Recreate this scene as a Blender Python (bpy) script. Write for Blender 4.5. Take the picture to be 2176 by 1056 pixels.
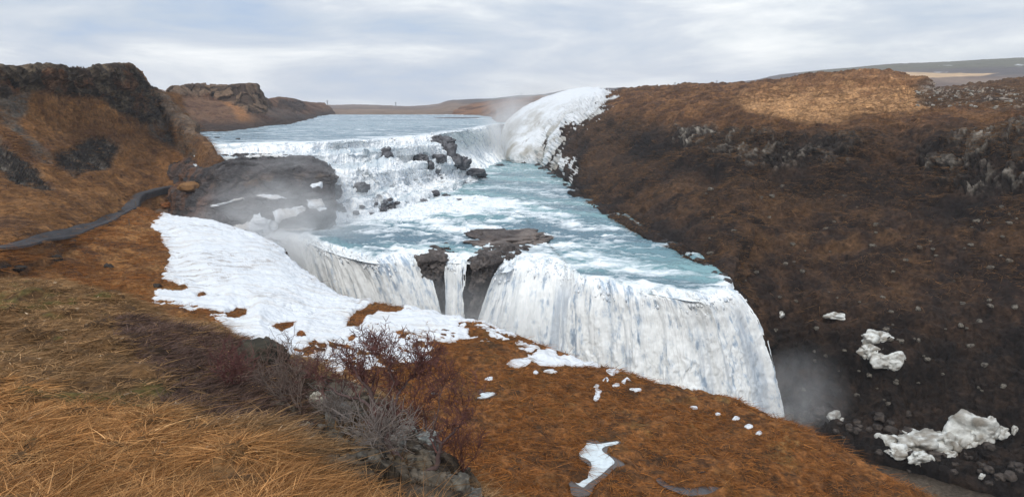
import bpy, bmesh, math, random
import numpy as np
from mathutils import Vector, Matrix
R = math.radians
C = bpy.context.scene.collection
scene = bpy.context.scene
for o in list(bpy.data.objects): bpy.data.objects.remove(o)
rng = np.random.default_rng(7); random.seed(7)

# ------------------------------------------------------------------ camera
F = 1500.0; PITCH = R(11.9)
cam_d = bpy.data.cameras.new('camera'); cam = bpy.data.objects.new('camera', cam_d); C.objects.link(cam)
cam.location = (0, 0, 0); cam.rotation_euler = (R(90) - PITCH, 0, 0)
cam_d.sensor_width = 36; cam_d.lens = 36 * F / 2176; cam_d.clip_start = 0.05; cam_d.clip_end = 30000
scene.camera = cam
scene.view_settings.view_transform = 'Standard'; scene.view_settings.look = 'None'
scene.view_settings.exposure = 0.45; scene.view_settings.gamma = 1.0
scene.render.engine = 'CYCLES'
try:
    scene.cycles.volume_bounces = 5; scene.cycles.max_bounces = 8; scene.cycles.transparent_max_bounces = 16
    scene.cycles.volume_step_rate = 1.5; scene.cycles.volume_max_steps = 128
except Exception: pass

# ------------------------------------------------------------------ world and sun
SUN_EL, SUN_AZ = R(42), R(-160)        # azimuth measured from +Y towards +X : veiled sun behind the viewer's left shoulder
w = bpy.data.worlds.new('World'); scene.world = w; w.use_nodes = True
nt = w.node_tree; nt.nodes.clear()
def N(t, kind, **kw):
    n = t.nodes.new(kind)
    for k, v in kw.items():
        if k.startswith('i_'): n.inputs[k[2:].replace('_', ' ')].default_value = v
        else: setattr(n, k, v)
    return n
def ramp(t, pts, interp='LINEAR'):
    n = t.nodes.new('ShaderNodeValToRGB'); e = n.color_ramp.elements; n.color_ramp.interpolation = interp
    while len(e) < len(pts): e.new(0.5)
    for q, (p, c) in zip(e, pts): q.position = p; q.color = (*c, 1) if len(c) == 3 else c
    return n
out = N(nt, 'ShaderNodeOutputWorld')
sky = N(nt, 'ShaderNodeTexSky', sky_type='NISHITA', sun_disc=False, sun_elevation=SUN_EL, sun_rotation=SUN_AZ, air_density=1.0, dust_density=2.0)
bg1 = N(nt, 'ShaderNodeBackground', i_Strength=0.10); nt.links.new(sky.outputs[0], bg1.inputs[0])
tc = N(nt, 'ShaderNodeTexCoord')
mp = N(nt, 'ShaderNodeMapping'); mp.inputs['Scale'].default_value = (2.6, 2.6, 13.0); mp.inputs['Location'].default_value = (3.1, 1.7, 0.4)
nt.links.new(tc.outputs['Generated'], mp.inputs[0])
n1 = N(nt, 'ShaderNodeTexNoise', i_Scale=1.15, i_Detail=9.0, i_Roughness=0.58, i_Distortion=0.35); nt.links.new(mp.outputs[0], n1.inputs[0])
cr = ramp(nt, [(0.34, (0.34, 0.44, 0.60)), (0.44, (0.46, 0.52, 0.61)), (0.52, (0.56, 0.60, 0.66)), (0.58, (0.68, 0.71, 0.74)), (0.68, (0.86, 0.87, 0.87))]); nt.links.new(n1.outputs[0], cr.inputs[0])
# overcast is brighter overhead than low down
sep = N(nt, 'ShaderNodeSeparateXYZ'); nt.links.new(tc.outputs['Generated'], sep.inputs[0])
mr = N(nt, 'ShaderNodeMapRange'); mr.inputs['From Min'].default_value = 0.15; mr.inputs['From Max'].default_value = 0.9
mr.inputs['To Min'].default_value = 0.97; mr.inputs['To Max'].default_value = 1.3; nt.links.new(sep.outputs['Z'], mr.inputs[0])
bg2 = N(nt, 'ShaderNodeBackground'); nt.links.new(cr.outputs[0], bg2.inputs[0]); nt.links.new(mr.outputs[0], bg2.inputs[1])
n2 = N(nt, 'ShaderNodeTexNoise', i_Scale=0.7, i_Detail=4.0); nt.links.new(mp.outputs[0], n2.inputs[0])
cv = ramp(nt, [(0.25, (0.78,)*3), (0.5, (0.95,)*3)]); nt.links.new(n2.outputs[0], cv.inputs[0])
mx = N(nt, 'ShaderNodeMixShader'); nt.links.new(cv.outputs[0], mx.inputs[0]); nt.links.new(bg1.outputs[0], mx.inputs[1]); nt.links.new(bg2.outputs[0], mx.inputs[2])
nt.links.new(mx.outputs[0], out.inputs[0])
sd = bpy.data.lights.new('sun', 'SUN'); sun = bpy.data.objects.new('sun', sd); C.objects.link(sun)
sd.energy = 1.5; sd.angle = R(12); sd.color = (1.0, 0.95, 0.88)
sun.rotation_euler = (R(90) - SUN_EL, 0, -SUN_AZ + R(180))
sun.location = (-50, 0, 100)

# ------------------------------------------------------------------ projection helpers (photo direction + distance -> point of the place)
cp, sp = math.cos(PITCH), math.sin(PITCH)
def P(px, py, d):
    a = (px - 1088) / F; b = (528 - py) / F
    y = cp + b * sp; z = -sp + b * cp
    return (a * d / y, d, z * d / y)
def PZ(px, py, z):
    b = (528 - py) / F; return P(px, py, z * (cp + b * sp) / (-sp + b * cp))
def proj(p):
    p = np.asarray(p); wv = p[..., 1] * cp - p[..., 2] * sp; v = p[..., 1] * sp + p[..., 2] * cp
    wv = np.where(wv < 0.1, 0.1, wv)
    return 1088 + F * p[..., 0] / wv, 528 - F * v / wv, wv

# ------------------------------------------------------------------ numpy noise
def _h(ix, iy, iz, s=0):
    h = (ix.astype(np.int64) * 374761393 + iy.astype(np.int64) * 668265263 + iz.astype(np.int64) * 2147483647 + s * 974634777) & 0xffffffff
    h = ((h ^ (h >> 13)) * 1274126177) & 0xffffffff
    h = ((h ^ (h >> 16)) * 2246822519) & 0xffffffff
    return ((h ^ (h >> 15)) & 0xffffff).astype(np.float64) / 0xffffff
def vn(p, s=0):
    i = np.floor(p).astype(np.int64); f = p - i; f = f * f * f * (f * (f * 6 - 15) + 10)
    x, y, z = i[..., 0], i[..., 1], i[..., 2]; fx, fy, fz = f[..., 0], f[..., 1], f[..., 2]
    def L(a, b, t): return a + (b - a) * t
    c = [[L(_h(x, y + j, z + k, s), _h(x + 1, y + j, z + k, s), fx) for j in (0, 1)] for k in (0, 1)]
    return L(L(c[0][0], c[0][1], fy), L(c[1][0], c[1][1], fy), fz)
ROT = np.array([[0.0, 0.8, 0.6], [-0.8, 0.36, -0.48], [-0.6, -0.48, 0.64]])
def fbm(p, sc=1.0, o=4, g=0.5, s=0, an=(1, 1, 1)):
    q = np.asarray(p) * np.array(an) * sc; a = 1.0; t = 0; m = 0
    for k in range(o):
        t = t + a * vn(q + 17.3 * k, s + k); m += a; a *= g; q = (q @ ROT.T) * 2.03 if an == (1, 1, 1) else q * 2.03
    return t / m * 2 - 1
def ridge(p, sc=1.0, o=4, g=0.5, s=0, an=(1, 1, 1)):
    q = np.asarray(p) * np.array(an) * sc; a = 1.0; t = 0; m = 0
    for k in range(o):
        t = t + a * (1 - np.abs(vn(q + 9.1 * k, s + k) * 2 - 1)); m += a; a *= g; q = q * 2.07
    return t / m
def worley(p, sc=1.0, s=0, an=(1, 1, 1)):
    q = np.asarray(p).reshape(-1, 3) * np.array(an) * sc; i = np.floor(q).astype(np.int64)
    f1 = np.full(len(q), 9.0); f2 = np.full(len(q), 9.0); idv = np.zeros(len(q))
    for dx in (-1, 0, 1):
        for dy in (-1, 0, 1):
            for dz in (-1, 0, 1):
                c = i + np.array([dx, dy, dz]); a, b, e = c[:, 0], c[:, 1], c[:, 2]
                pt = c + np.stack([_h(a, b, e, s + 1), _h(a, b, e, s + 2), _h(a, b, e, s + 3)], 1)
                d = ((pt - q) ** 2).sum(1); r = _h(a, b, e, s + 4)
                nf = d < f1; f2 = np.where(nf, f1, np.minimum(f2, d)); idv = np.where(nf, r, idv); f1 = np.where(nf, d, f1)
    sh = np.asarray(p).shape[:-1]
    return np.sqrt(f1).reshape(sh), np.sqrt(f2).reshape(sh), idv.reshape(sh)
def warp(p, amp, sc, s=900): return p + amp * np.stack([fbm(p, sc, 3, .55, s), fbm(p, sc, 3, .55, s + 11), fbm(p, sc, 3, .55, s + 23)], -1)
def flowq(G):
    U = np.concatenate([[0], np.cumsum(np.linalg.norm(np.diff(G[len(G) // 3], axis=0), axis=1))]); V = np.concatenate([np.zeros((1, G.shape[1])), np.cumsum(np.linalg.norm(np.diff(G, axis=0), axis=2), 0)])
    return np.stack([np.broadcast_to(U, V.shape), 0 * V, V], -1)
def ss(a, b, x):
    t = np.clip((x - a) / (b - a), 0, 1); return t * t * (3 - 2 * t)
def sdf(px, py, poly):                                     # > 0 inside, in photo pixels
    poly = np.array(poly, float); d = np.full(px.shape, 1e18); ins = np.zeros(px.shape, bool); n = len(poly)
    for i in range(n):
        a = poly[i]; b = poly[(i + 1) % n]; e = b - a; wx = px - a[0]; wy = py - a[1]
        t = np.clip((wx * e[0] + wy * e[1]) / (e @ e), 0, 1); d = np.minimum(d, (wx - e[0] * t) ** 2 + (wy - e[1] * t) ** 2)
        c = ((a[1] > py) != (b[1] > py)) & (px < (b[0] - a[0]) * (py - a[1]) / (b[1] - a[1] + 1e-9) + a[0]); ins ^= c
    return np.where(ins, 1, -1) * np.sqrt(d)
def lin(r, g, b): return np.array([((c / 255 + 0.055) / 1.055) ** 2.4 if c > 10 else c / 255 / 12.92 for c in (r, g, b)])
def mix(a, b, t): t = np.asarray(t)[..., None]; return a * (1 - t) + b * t

# ------------------------------------------------------------------ surfaces lofted through control rows
def interp_axis(A, n, linear=False, dens=None):
    K = A.shape[0]; t = np.linspace(0, K - 1, n)
    if dens is not None:                                  # samples in proportion to weights per span
        c = np.concatenate([[0], np.cumsum(dens)]); t = np.interp(np.linspace(0, c[-1], n), c, np.arange(K))
    i = np.clip(t.astype(int), 0, K - 2); f = (t - i).reshape((-1,) + (1,) * (A.ndim - 1))
    if linear: return A[i] * (1 - f) + A[i + 1] * f
    D = A[1:] - A[:-1]; M = np.zeros_like(A)
    pr = D[1:] * D[:-1]; M[1:-1] = np.where(pr > 0, 2 * pr / (D[1:] + D[:-1] + np.where(pr > 0, 0, 1)), 0); M[0] = D[0]; M[-1] = D[-1]
    h = lambda x: x
    f2, f3 = f * f, f * f * f
    return A[i] * (2 * f3 - 3 * f2 + 1) + M[i] * (f3 - 2 * f2 + f) + A[i + 1] * (-2 * f3 + 3 * f2) + M[i + 1] * (f3 - f2)
def loft(rows, nu, nv, linear_v=False, dv=None, du=None):   # rows[v][u] -> array nv x nu x 3
    A = np.array(rows, float); A = interp_axis(A, nv, linear_v, dv)
    return interp_axis(A.transpose(1, 0, 2), nu, False, du).transpose(1, 0, 2)
def normals(G):
    du = np.gradient(G, axis=1); dv = np.gradient(G, axis=0); n = np.cross(du, dv)
    n /= np.linalg.norm(n, axis=2, keepdims=True) + 1e-9; return n
def up(n, sign=None):                                     # orient normals to the upper / viewer's side
    return n
def grid_mesh(name, G, mat, col=None, attrs=None, keep=None, smooth=True):
    nv, nu = G.shape[:2]; idx = np.arange(nv * nu).reshape(nv, nu)
    q = np.stack([idx[:-1, :-1], idx[:-1, 1:], idx[1:, 1:], idx[1:, :-1]], -1).reshape(-1, 4)
    V = G.reshape(-1, 3)
    if keep is not None:
        k = keep.reshape(-1); q = q[k[q].any(1)]
        used = np.zeros(len(V), bool); used[q.ravel()] = True; rm = np.cumsum(used) - 1
        q = rm[q]; V = V[used]
        if col is not None: col = col.reshape(-1, 3)[used]
        if attrs: attrs = {a: b.reshape(-1)[used] for a, b in attrs.items()}
    return raw_mesh(name, V, q, mat, col, attrs, smooth)
def raw_mesh(name, V, q, mat, col=None, attrs=None, smooth=True, parent=None):
    q = np.asarray(q); m = bpy.data.meshes.new(name); m.vertices.add(len(V)); m.vertices.foreach_set('co', np.asarray(V, np.float32).ravel())
    k = q.shape[1]; m.loops.add(q.size); m.loops.foreach_set('vertex_index', q.ravel().astype(np.int32))
    m.polygons.add(len(q)); m.polygons.foreach_set('loop_start', np.arange(0, q.size, k, dtype=np.int32))
    m.polygons.foreach_set('use_smooth', np.full(len(q), smooth)); m.update(calc_edges=True)
    if col is not None:
        a = m.color_attributes.new('Col', 'FLOAT_COLOR', 'POINT'); c = np.ones((len(V), 4), np.float32); c[:, :3] = np.asarray(col).reshape(-1, 3); a.data.foreach_set('color', c.ravel())
    for n_, v_ in (attrs or {}).items():
        a = m.attributes.new(n_, 'FLOAT', 'POINT'); a.data.foreach_set('value', np.asarray(v_, np.float32).ravel())
    m.materials.append(mat); o = bpy.data.objects.new(name, m); C.objects.link(o)
    if parent: o.parent = parent
    return o
def tag(o, label, cat, kind=None, group=None):
    o['label'] = label; o['category'] = cat
    if kind: o['kind'] = kind
    if group: o['group'] = group
    return o
def empty(name, loc):
    o = bpy.data.objects.new(name, None); C.objects.link(o); o.location = loc; return o
PATCH = {}
def reg(name, G):
    x, y, d = proj(G); PATCH[name] = (G.reshape(-1, 3), x.ravel(), y.ravel(), d.ravel())
def hit(name, px, py, tol=2.0):
    names = [name] if isinstance(name, str) else name; best = None
    for nm in names:
        V, x, y, d = PATCH[nm]; e = (x - px) ** 2 + (y - py) ** 2; m = e.min(); k = np.where(e <= max(m, tol * tol))[0]; j = k[np.argmin(d[k])]
        sc = (m > 64, d[j])
        if best is None or sc < best[0]: best = (sc, V[j])
    return np.array(best[1])

# ------------------------------------------------------------------ materials
def mat_ground(name, rough=0.95, scale=1.0, amt=0.55, bump=0.6, dist=0.15, an=(1, 1, 1), spec=0.2, vor=0.0):
    m = bpy.data.materials.new(name); m.use_nodes = True; t = m.node_tree; b = t.nodes['Principled BSDF']
    b.inputs['Roughness'].default_value = rough; b.inputs['Specular IOR Level'].default_value = spec
    at = N(t, 'ShaderNodeAttribute', attribute_name='Col'); tc = N(t, 'ShaderNodeTexCoord')
    mp = N(t, 'ShaderNodeMapping'); mp.inputs['Scale'].default_value = an; t.links.new(tc.outputs['Object'], mp.inputs[0])
    n = N(t, 'ShaderNodeTexNoise', i_Scale=scale, i_Detail=8.0, i_Roughness=0.68); t.links.new(mp.outputs[0], n.inputs[0])
    r = ramp(t, [(0.3, (1 - amt,) * 3), (0.7, (1 + amt,) * 3)]); t.links.new(n.outputs[0], r.inputs[0])
    mu = N(t, 'ShaderNodeMix', data_type='RGBA', blend_type='MULTIPLY', clamp_result=False); mu.inputs[0].default_value = 1
    t.links.new(at.outputs[0], mu.inputs[6]); t.links.new(r.outputs[0], mu.inputs[7]); t.links.new(mu.outputs[2], b.inputs['Base Color'])
    bp = N(t, 'ShaderNodeBump', i_Strength=bump, i_Distance=dist); h = n.outputs[0]
    if vor:
        v = N(t, 'ShaderNodeTexVoronoi', feature='DISTANCE_TO_EDGE', i_Scale=vor); t.links.new(mp.outputs[0], v.inputs[0])
        ad = N(t, 'ShaderNodeMath', operation='MULTIPLY_ADD'); ad.inputs[1].default_value = 0.7; t.links.new(v.outputs[0], ad.inputs[0]); t.links.new(n.outputs[0], ad.inputs[2]); h = ad.outputs[0]
    t.links.new(h, bp.inputs['Height']); t.links.new(bp.outputs[0], b.inputs['Normal'])
    return m
M_near = mat_ground('dry_turf', scale=9, amt=0.6, dist=0.05, bump=0.8)
M_bog = mat_ground('bog_turf', scale=2.2, amt=0.7, dist=0.35, bump=1.0)
M_slope = mat_ground('slope_turf', scale=1.7, amt=0.6, dist=0.5, bump=1.0)
M_far = mat_ground('far_turf', scale=0.05, amt=0.3, dist=3, bump=0.5)
M_rock = mat_ground('basalt', scale=1.2, amt=0.45, dist=0.4, bump=1.0, rough=0.75, spec=0.35, vor=0.9)
M_stone = mat_ground('stone', scale=6, amt=0.35, dist=0.05, bump=0.8, rough=0.85)
M_snow = mat_ground('old_snow', scale=1.2, amt=0.07, dist=0.35, bump=0.7, rough=0.7, an=(0.35, 1.3, 1.0), spec=0.3)
M_ice = mat_ground('dirty_ice', scale=1.5, amt=0.22, dist=0.3, bump=0.8, rough=0.55, spec=0.4)
M_fall = mat_ground('falling_water', scale=2.2, amt=0.08, dist=0.12, bump=0.35, rough=0.9, an=(1.6, 1.6, 0.25))
def translucent(m, f):
    t = m.node_tree; b = t.nodes['Principled BSDF']; tr = N(t, 'ShaderNodeBsdfTranslucent'); src = b.inputs['Base Color'].links[0].from_socket; t.links.new(src, tr.inputs[0])
    x = N(t, 'ShaderNodeMixShader'); x.inputs[0].default_value = f; t.links.new(b.outputs[0], x.inputs[1]); t.links.new(tr.outputs[0], x.inputs[2]); t.links.new(x.outputs[0], t.nodes['Material Output'].inputs[0])
translucent(M_fall, .14)
def mat_water(name, foamscale, an, rz, deep, roughness=0.18, wave=0.5, wscale=0.6):
    m = bpy.data.materials.new(name); m.use_nodes = True; t = m.node_tree; b = t.nodes['Principled BSDF']
    tc = N(t, 'ShaderNodeTexCoord'); mp = N(t, 'ShaderNodeMapping'); mp.inputs['Scale'].default_value = an; mp.inputs['Rotation'].default_value = (0, 0, rz)
    t.links.new(tc.outputs['Object'], mp.inputs[0])
    n = N(t, 'ShaderNodeTexNoise', i_Scale=foamscale, i_Detail=9.0, i_Roughness=0.66, i_Distortion=0.8); t.links.new(mp.outputs[0], n.inputs[0])
    at = N(t, 'ShaderNodeAttribute', attribute_name='foam')
    ad = N(t, 'ShaderNodeMath', operation='ADD'); t.links.new(n.outputs[0], ad.inputs[0]); t.links.new(at.outputs['Fac'], ad.inputs[1])
    fr = ramp(t, [(0.55, (0,) * 3), (0.64, (0.45,) * 3), (0.76, (1,) * 3)]); t.links.new(ad.outputs[0], fr.inputs[0])
    cA = N(t, 'ShaderNodeAttribute', attribute_name='Col')
    mc = N(t, 'ShaderNodeMix', data_type='RGBA'); t.links.new(fr.outputs[0], mc.inputs[0]); t.links.new(cA.outputs[0], mc.inputs[6]); mc.inputs[7].default_value = (0.80, 0.85, 0.88, 1)
    t.links.new(mc.outputs[2], b.inputs['Base Color'])
    mr = N(t, 'ShaderNodeMapRange'); mr.inputs['To Min'].default_value = roughness; mr.inputs['To Max'].default_value = 0.85; t.links.new(fr.outputs[0], mr.inputs[0]); t.links.new(mr.outputs[0], b.inputs['Roughness'])
    n2 = N(t, 'ShaderNodeTexNoise', i_Scale=wscale, i_Detail=6.0, i_Roughness=0.6); t.links.new(mp.outputs[0], n2.inputs[0])
    bp = N(t, 'ShaderNodeBump', i_Strength=0.9, i_Distance=wave); t.links.new(n2.outputs[0], bp.inputs['Height']); t.links.new(bp.outputs[0], b.inputs['Normal'])
    return m
M_mid = mat_water('rapids_water', 0.30, (0.45, 1.0, 1), R(-35), None, wave=1.1, wscale=0.5)
M_up = mat_water('river_water', 0.16, (0.5, 1.6, 1), R(12), None, wave=1.5, wscale=0.35)

# colours
STRAW = lin(176, 128, 78); RUST = lin(142, 84, 36); RUSTD = lin(98, 58, 28); BROWN = lin(84, 56, 36); DARK = lin(50, 40, 32); OLIVE = lin(98, 84, 44)
BAS = lin(52, 49, 48); BASL = lin(112, 108, 100); SCREE = lin(104, 100, 92); SNOW = lin(218, 223, 228)
def wander(p, px, py, amp, sc, s=0):                        # jitter region borders with world noise
    return amp * fbm(p, sc, 5, 0.6, s)

# ================================================================== RIGHT CANYON WALL
cols = [
 [(1090,345,352),(1080,330,346),(1076,300,342),(1082,270,346),(1112,242,352),(1160,218,356),(1213,202,362),(1240,199,370),(1262,200,400)],
 [(1092,372,300),(1096,350,305),(1098,310,318),(1108,272,330),(1135,240,338),(1175,216,345),(1222,201,352),(1250,197,365),(1290,196,400)],
 [(1140,362,290),(1140,352,297),(1148,320,302),(1163,282,308),(1185,246,314),(1212,224,322),(1242,208,330),(1276,200,345),(1320,192,400)],
 [(1210,410,214),(1220,400,219),(1240,350,231),(1262,300,245),(1275,268,252),(1288,243,258),(1305,218,272),(1328,197,300),(1360,188,360)],
 [(1315,480,154),(1330,470,158),(1350,405,174),(1372,345,190),(1386,304,198),(1396,272,205),(1412,240,217),(1432,205,245),(1450,183,300)],
 [(1430,535,125),(1440,525,129),(1464,440,148),(1485,372,164),(1496,322,172),(1505,287,180),(1520,250,192),(1536,210,218),(1552,180,280)],
 [(1585,660,103),(1560,610,105),(1572,500,125),(1578,405,145),(1582,355,157),(1586,300,163),(1602,262,174),(1640,215,205),(1665,170,260)],
 [(1632,790,106),(1622,740,107),(1610,590,115),(1630,430,141),(1636,362,154),(1640,292,160),(1650,263,171),(1690,214,202),(1712,163,250)],
 [(1690,930,98),(1692,888,103),(1680,640,116),(1664,450,137),(1670,367,151),(1680,300,157),(1690,265,168),(1730,213,200),(1760,157,255)],
 [(1760,960,90),(1775,905,95),(1780,700,108),(1786,480,130),(1790,375,145),(1800,308,150),(1802,270,162),(1842,218,192),(1855,153,240)],
 [(1880,985,86),(1890,940,90),(1880,715,104),(1876,490,126),(1872,385,141),(1874,318,147),(1878,270,156),(1930,228,182),(1905,158,236)],
 [(1980,1010,83),(1985,965,87),(1975,730,101),(1965,505,121),(1958,400,135),(1958,322,141),(1955,262,151),(1992,238,170),(1955,196,215)],
 [(2060,1040,80),(2070,990,84),(2060,760,97),(2060,530,114),(2060,405,126),(2060,300,136),(2058,262,150),(2070,215,190),(2060,182,240)],
 [(2170,1070,76),(2176,1020,80),(2176,790,92),(2176,560,107),(2176,405,120),(2176,285,131),(2172,252,146),(2176,205,188),(2176,170,250)],
 [(2600,1300,60),(2600,1230,63),(2600,900,74),(2600,600,88),(2600,420,100),(2600,270,112),(2600,235,128),(2600,180,175),(2600,140,240)]]
rows = [[P(*c[r]) for c in cols] for r in range(9)]
tail = [[(x * 1.25, y * 1.25 + 40, z - 2) for (x, y, z) in rows[-1]]]
G = loft([[(x, y - 3, z - 10) for x, y, z in rows[0]]] + rows + tail, 760, 560, dv=[.3, .5, 2, 1.6, .9, .9, .7, .8, .8, .25], du=[.8, .8, 1.1, 1.3, 1.4, 1.4, .8, .8, 1.2, 1.1, 1.0, .9, 1.2, 1.6])
n = normals(G)
if n[250, 300, 1] > 0: n = -n
px, py, dd = proj(G)
px = px + 14 * fbm(G, 0.12, 4, .55, 3); py = py + 9 * fbm(G, 0.12, 4, .55, 9)
steep = 1 - np.abs(n[..., 2])
cliffA = ss(-10, 8, sdf(px, py, [(1430,262),(1570,275),(1640,284),(1700,292),(1800,290),(1830,300),(1800,352),(1700,368),(1600,360),(1520,330),(1440,300)]))
cliffB = ss(-10, 8, sdf(px, py, [(1950,308),(2060,288),(2176,262),(2700,230),(2700,420),(2176,402),(2060,408),(1975,382)]))
cliffC = ss(-8, 8, sdf(px, py, [(1935,190),(2176,192),(2300,190),(2300,228),(2176,232),(2060,222),(1960,226)]))
cliff = np.maximum(cliffA, cliffB)
band_g = ss(-15, 15, sdf(px, py, [(1330,268),(1560,276),(1800,292),(1960,310),(2300,300),(2300,410),(1960,395),(1800,372),(1640,378),(1480,350),(1350,310)]))
base = ss(60, 0, np.abs(py - np.interp(px, [1090, 1220, 1330, 1440, 1550], [350, 400, 470, 525, 608])) ) * (px < 1600)
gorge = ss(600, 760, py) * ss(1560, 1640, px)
GW = warp(G, 1.6, .35)
wf1, wf2, wid = worley(GW, 0.45, 5, an=(1.5, 1.5, 0.32)); crack = ss(0.0, 0.10, wf2 - wf1)
wg1, wg2, wgd = worley(GW, 0.9, 11, an=(1, 1, 0.8))
dn = ridge(G, 0.05, 4, .55, 2, an=(1, 1, .35))
h = 5.0 * fbm(G, 0.02, 4, .5, 1) * ss(0, .3, steep) + 2.8 * (dn - .5) * ss(.05, .4, steep) + 1.3 * fbm(G, 0.16, 4, .55, 4) + 0.5 * fbm(G, .7, 3, .5, 6)
h += band_g * (2.4 * ss(0, 1, (py - 262) / 80) * 0 + 1.6 * (ridge(warp(G, 1.5, .2), .35, 4, .6, 17, an=(1, 1, .12)) - .5))
h += cliff * (.5 * (crack - .5) + 1.0 * (wid - .5) + .5 * (wgd - .5)) + gorge * (.9 * (wid - .5) + .5 * (wgd - .5) + 2.2 * (ridge(G, .12, 4, .55, 8, an=(1, 1, .5)) - .5)) + base * .35 * (wgd - .5) + .35 * (ridge(G, .9, 3, .6, 12) - .5) + (.9 + gorge) * fbm(warp(G, 3, .05), .45, 3, .55, 13, an=(.07, .07, 1)) * ss(-8, 40, py - 262) + 2.2 * (ridge(warp(G, 6, .04), .09, 4, .6, 14, an=(1, 1, .12)) - .5) * ss(-8, 40, py - 262)
# keep the crest line and the ice dome where they are
fade = np.ones(G.shape[:2]); vrow = np.linspace(0, 1, G.shape[0])
hs = np.where(px < 1200, .25, 1.0) * np.clip((dd - 0) / 100, .6, 1.3)
Gd = G + n * (h * hs)[..., None]
# colour
pa = fbm(G, .055, 5, .6, 21); pb = fbm(G, .25, 4, .6, 22); pc = fbm(G, 1.1, 3, .6, 23); st = fbm(G @ np.array([[.8, .0, .6], [0, 1, 0], [-.6, 0, .8]]), .35, 4, .6, 24, an=(1.6, 1, .25))
brown = mix(lin(58, 47, 41), lin(104, 80, 60), ss(-.35, .45, .6 * pa + .6 * pb + .25 * pc))
col = mix(brown, lin(44, 38, 36), ss(.1, .5, st) * .7)
# taluses: rust grass tongues running down the slope
tal = ss(-40, 60, sdf(px, py, [(1320,400),(1500,380),(1700,400),(1850,380),(2000,420),(2300,420),(2300,700),(2000,640),(1800,640),(1600,600),(1500,520),(1400,480)]))
col = mix(col, lin(126, 96, 66), tal * ss(.0, .45, pa * .7 + pb * .5 + st * .3) * .75)
upper = ss(-14, 14, sdf(px, py, [(1290,205),(1340,188),(1700,150),(1990,150),(2200,150),(2200,262),(1950,270),(1700,288),(1560,272),(1430,258),(1300,245)]))
col = mix(col, mix(lin(88, 62, 44), lin(136, 98, 64), ss(-.3, .4, pb + st * .9)), upper * .8)
plat = ss(-9, 9, sdf(px, py, [(1550,212),(1600,192),(1680,176),(1850,150),(1905,150),(1960,196),(1992,234),(1930,240),(1860,240),(1790,256),(1700,262),(1640,246),(1590,236)]))
col = mix(col, mix(lin(128, 92, 62), lin(188, 146, 102), ss(-.35, .4, pb * .6 + pc * .4 + (py - 195) / 110)), plat * .95)
col = mix(col, lin(88, 68, 50), ss(-5, 5, sdf(px, py, [(1935,150),(2700,120),(2700,200),(1945,190)])) * .7)
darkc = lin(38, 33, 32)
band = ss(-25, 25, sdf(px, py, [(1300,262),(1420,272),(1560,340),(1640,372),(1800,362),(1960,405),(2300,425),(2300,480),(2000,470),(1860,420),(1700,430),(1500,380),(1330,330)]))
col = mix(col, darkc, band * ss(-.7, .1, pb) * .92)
col = mix(col, mix(lin(62, 56, 52), lin(176, 170, 156), ss(.5, 1.0, wid * .7 + wgd * .35) * ss(-.4, .25, fbm(G, .12, 3, .5, 31) + (px > 1560) * .15)), cliff * ss(-.35, .1, pb + .15) * .95)
col = mix(col, mix(lin(60, 50, 42), lin(160, 152, 140), ss(.72, .85, wgd)), cliffC * .8)
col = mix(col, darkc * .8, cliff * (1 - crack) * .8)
col = mix(col, lin(56, 51, 50), base * ss(-.4, .4, pc + .2))
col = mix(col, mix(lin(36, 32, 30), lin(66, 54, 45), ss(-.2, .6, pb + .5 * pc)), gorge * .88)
ice_edge = sdf(px, py, [(1060,345),(1060,180),(1250,190),(1305,205),(1295,232),(1240,232),(1185,255),(1150,290),(1150,330),(1135,350)])
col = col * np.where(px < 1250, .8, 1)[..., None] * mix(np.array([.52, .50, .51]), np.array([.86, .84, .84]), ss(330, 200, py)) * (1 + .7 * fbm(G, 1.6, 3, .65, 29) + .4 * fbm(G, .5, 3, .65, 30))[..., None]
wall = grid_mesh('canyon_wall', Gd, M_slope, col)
tag(wall, 'dark brown canyon wall with grey columnar cliffs and rusty grass opposite the falls', 'canyon wall', 'structure')
reg('wall', Gd)
# old snow and ice banked over its far end
pxr, pyr, _ = proj(G)
j1 = fbm(G, .22, 5, .62, 41); j2 = fbm(G @ np.array([[.8, 0, .6], [0, 1, 0], [-.6, 0, .8]]), .5, 4, .6, 42, an=(1.4, 1, .3))
m1 = sdf(pxr, pyr, [(1040,348),(1050,180),(1230,180),(1290,200),(1285,215),(1235,226),(1195,250),(1165,285),(1150,322),(1138,345)]) + 9 * j1 + 8 * j2
m2 = sdf(pxr, pyr, [(1180,188),(1300,198),(1312,208),(1290,238),(1262,262),(1225,285),(1190,330),(1232,350),(1222,392),(1180,360),(1140,350),(1140,250)]) * .5 - 9 + 22 * j2 + 14 * j1
m3 = sdf(pxr, pyr, [(1205,330),(1238,345),(1232,385),(1205,372)]) * .5 - 8 + 20 * j1
sm = np.maximum(m1, np.maximum(m2, m3)) + np.where(pxr > 1330, -99, 0)
th = np.clip(sm * .25, -.8, 1.8)
Gs = Gd * 1.0; dome = ss(0, 14, m1)[..., None]
Gs = Gs * (1 - dome) + (G + n * .8) * dome + n * (th + .25 * fbm(G, .5, 3, .5, 44) * (sm > 0))[..., None]
sc = mix(SNOW, lin(166, 164, 158), ss(-.3, .4, fbm(G, .12, 5, .6, 47)) * ss(205, 285, pyr) * 1.0 + .12)
sc = mix(sc, lin(120, 108, 98), ss(.3, .6, fbm(G, .5, 4, .65, 48, an=(1, 1, .5))) * ss(215, 280, pyr) * .7)
snow = grid_mesh('snow_bank', Gs, M_snow, sc, keep=sm > -1.5)
tag(snow, 'white snow and grey ice dome draped over the far end of the canyon wall', 'snow', 'stuff')

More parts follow.
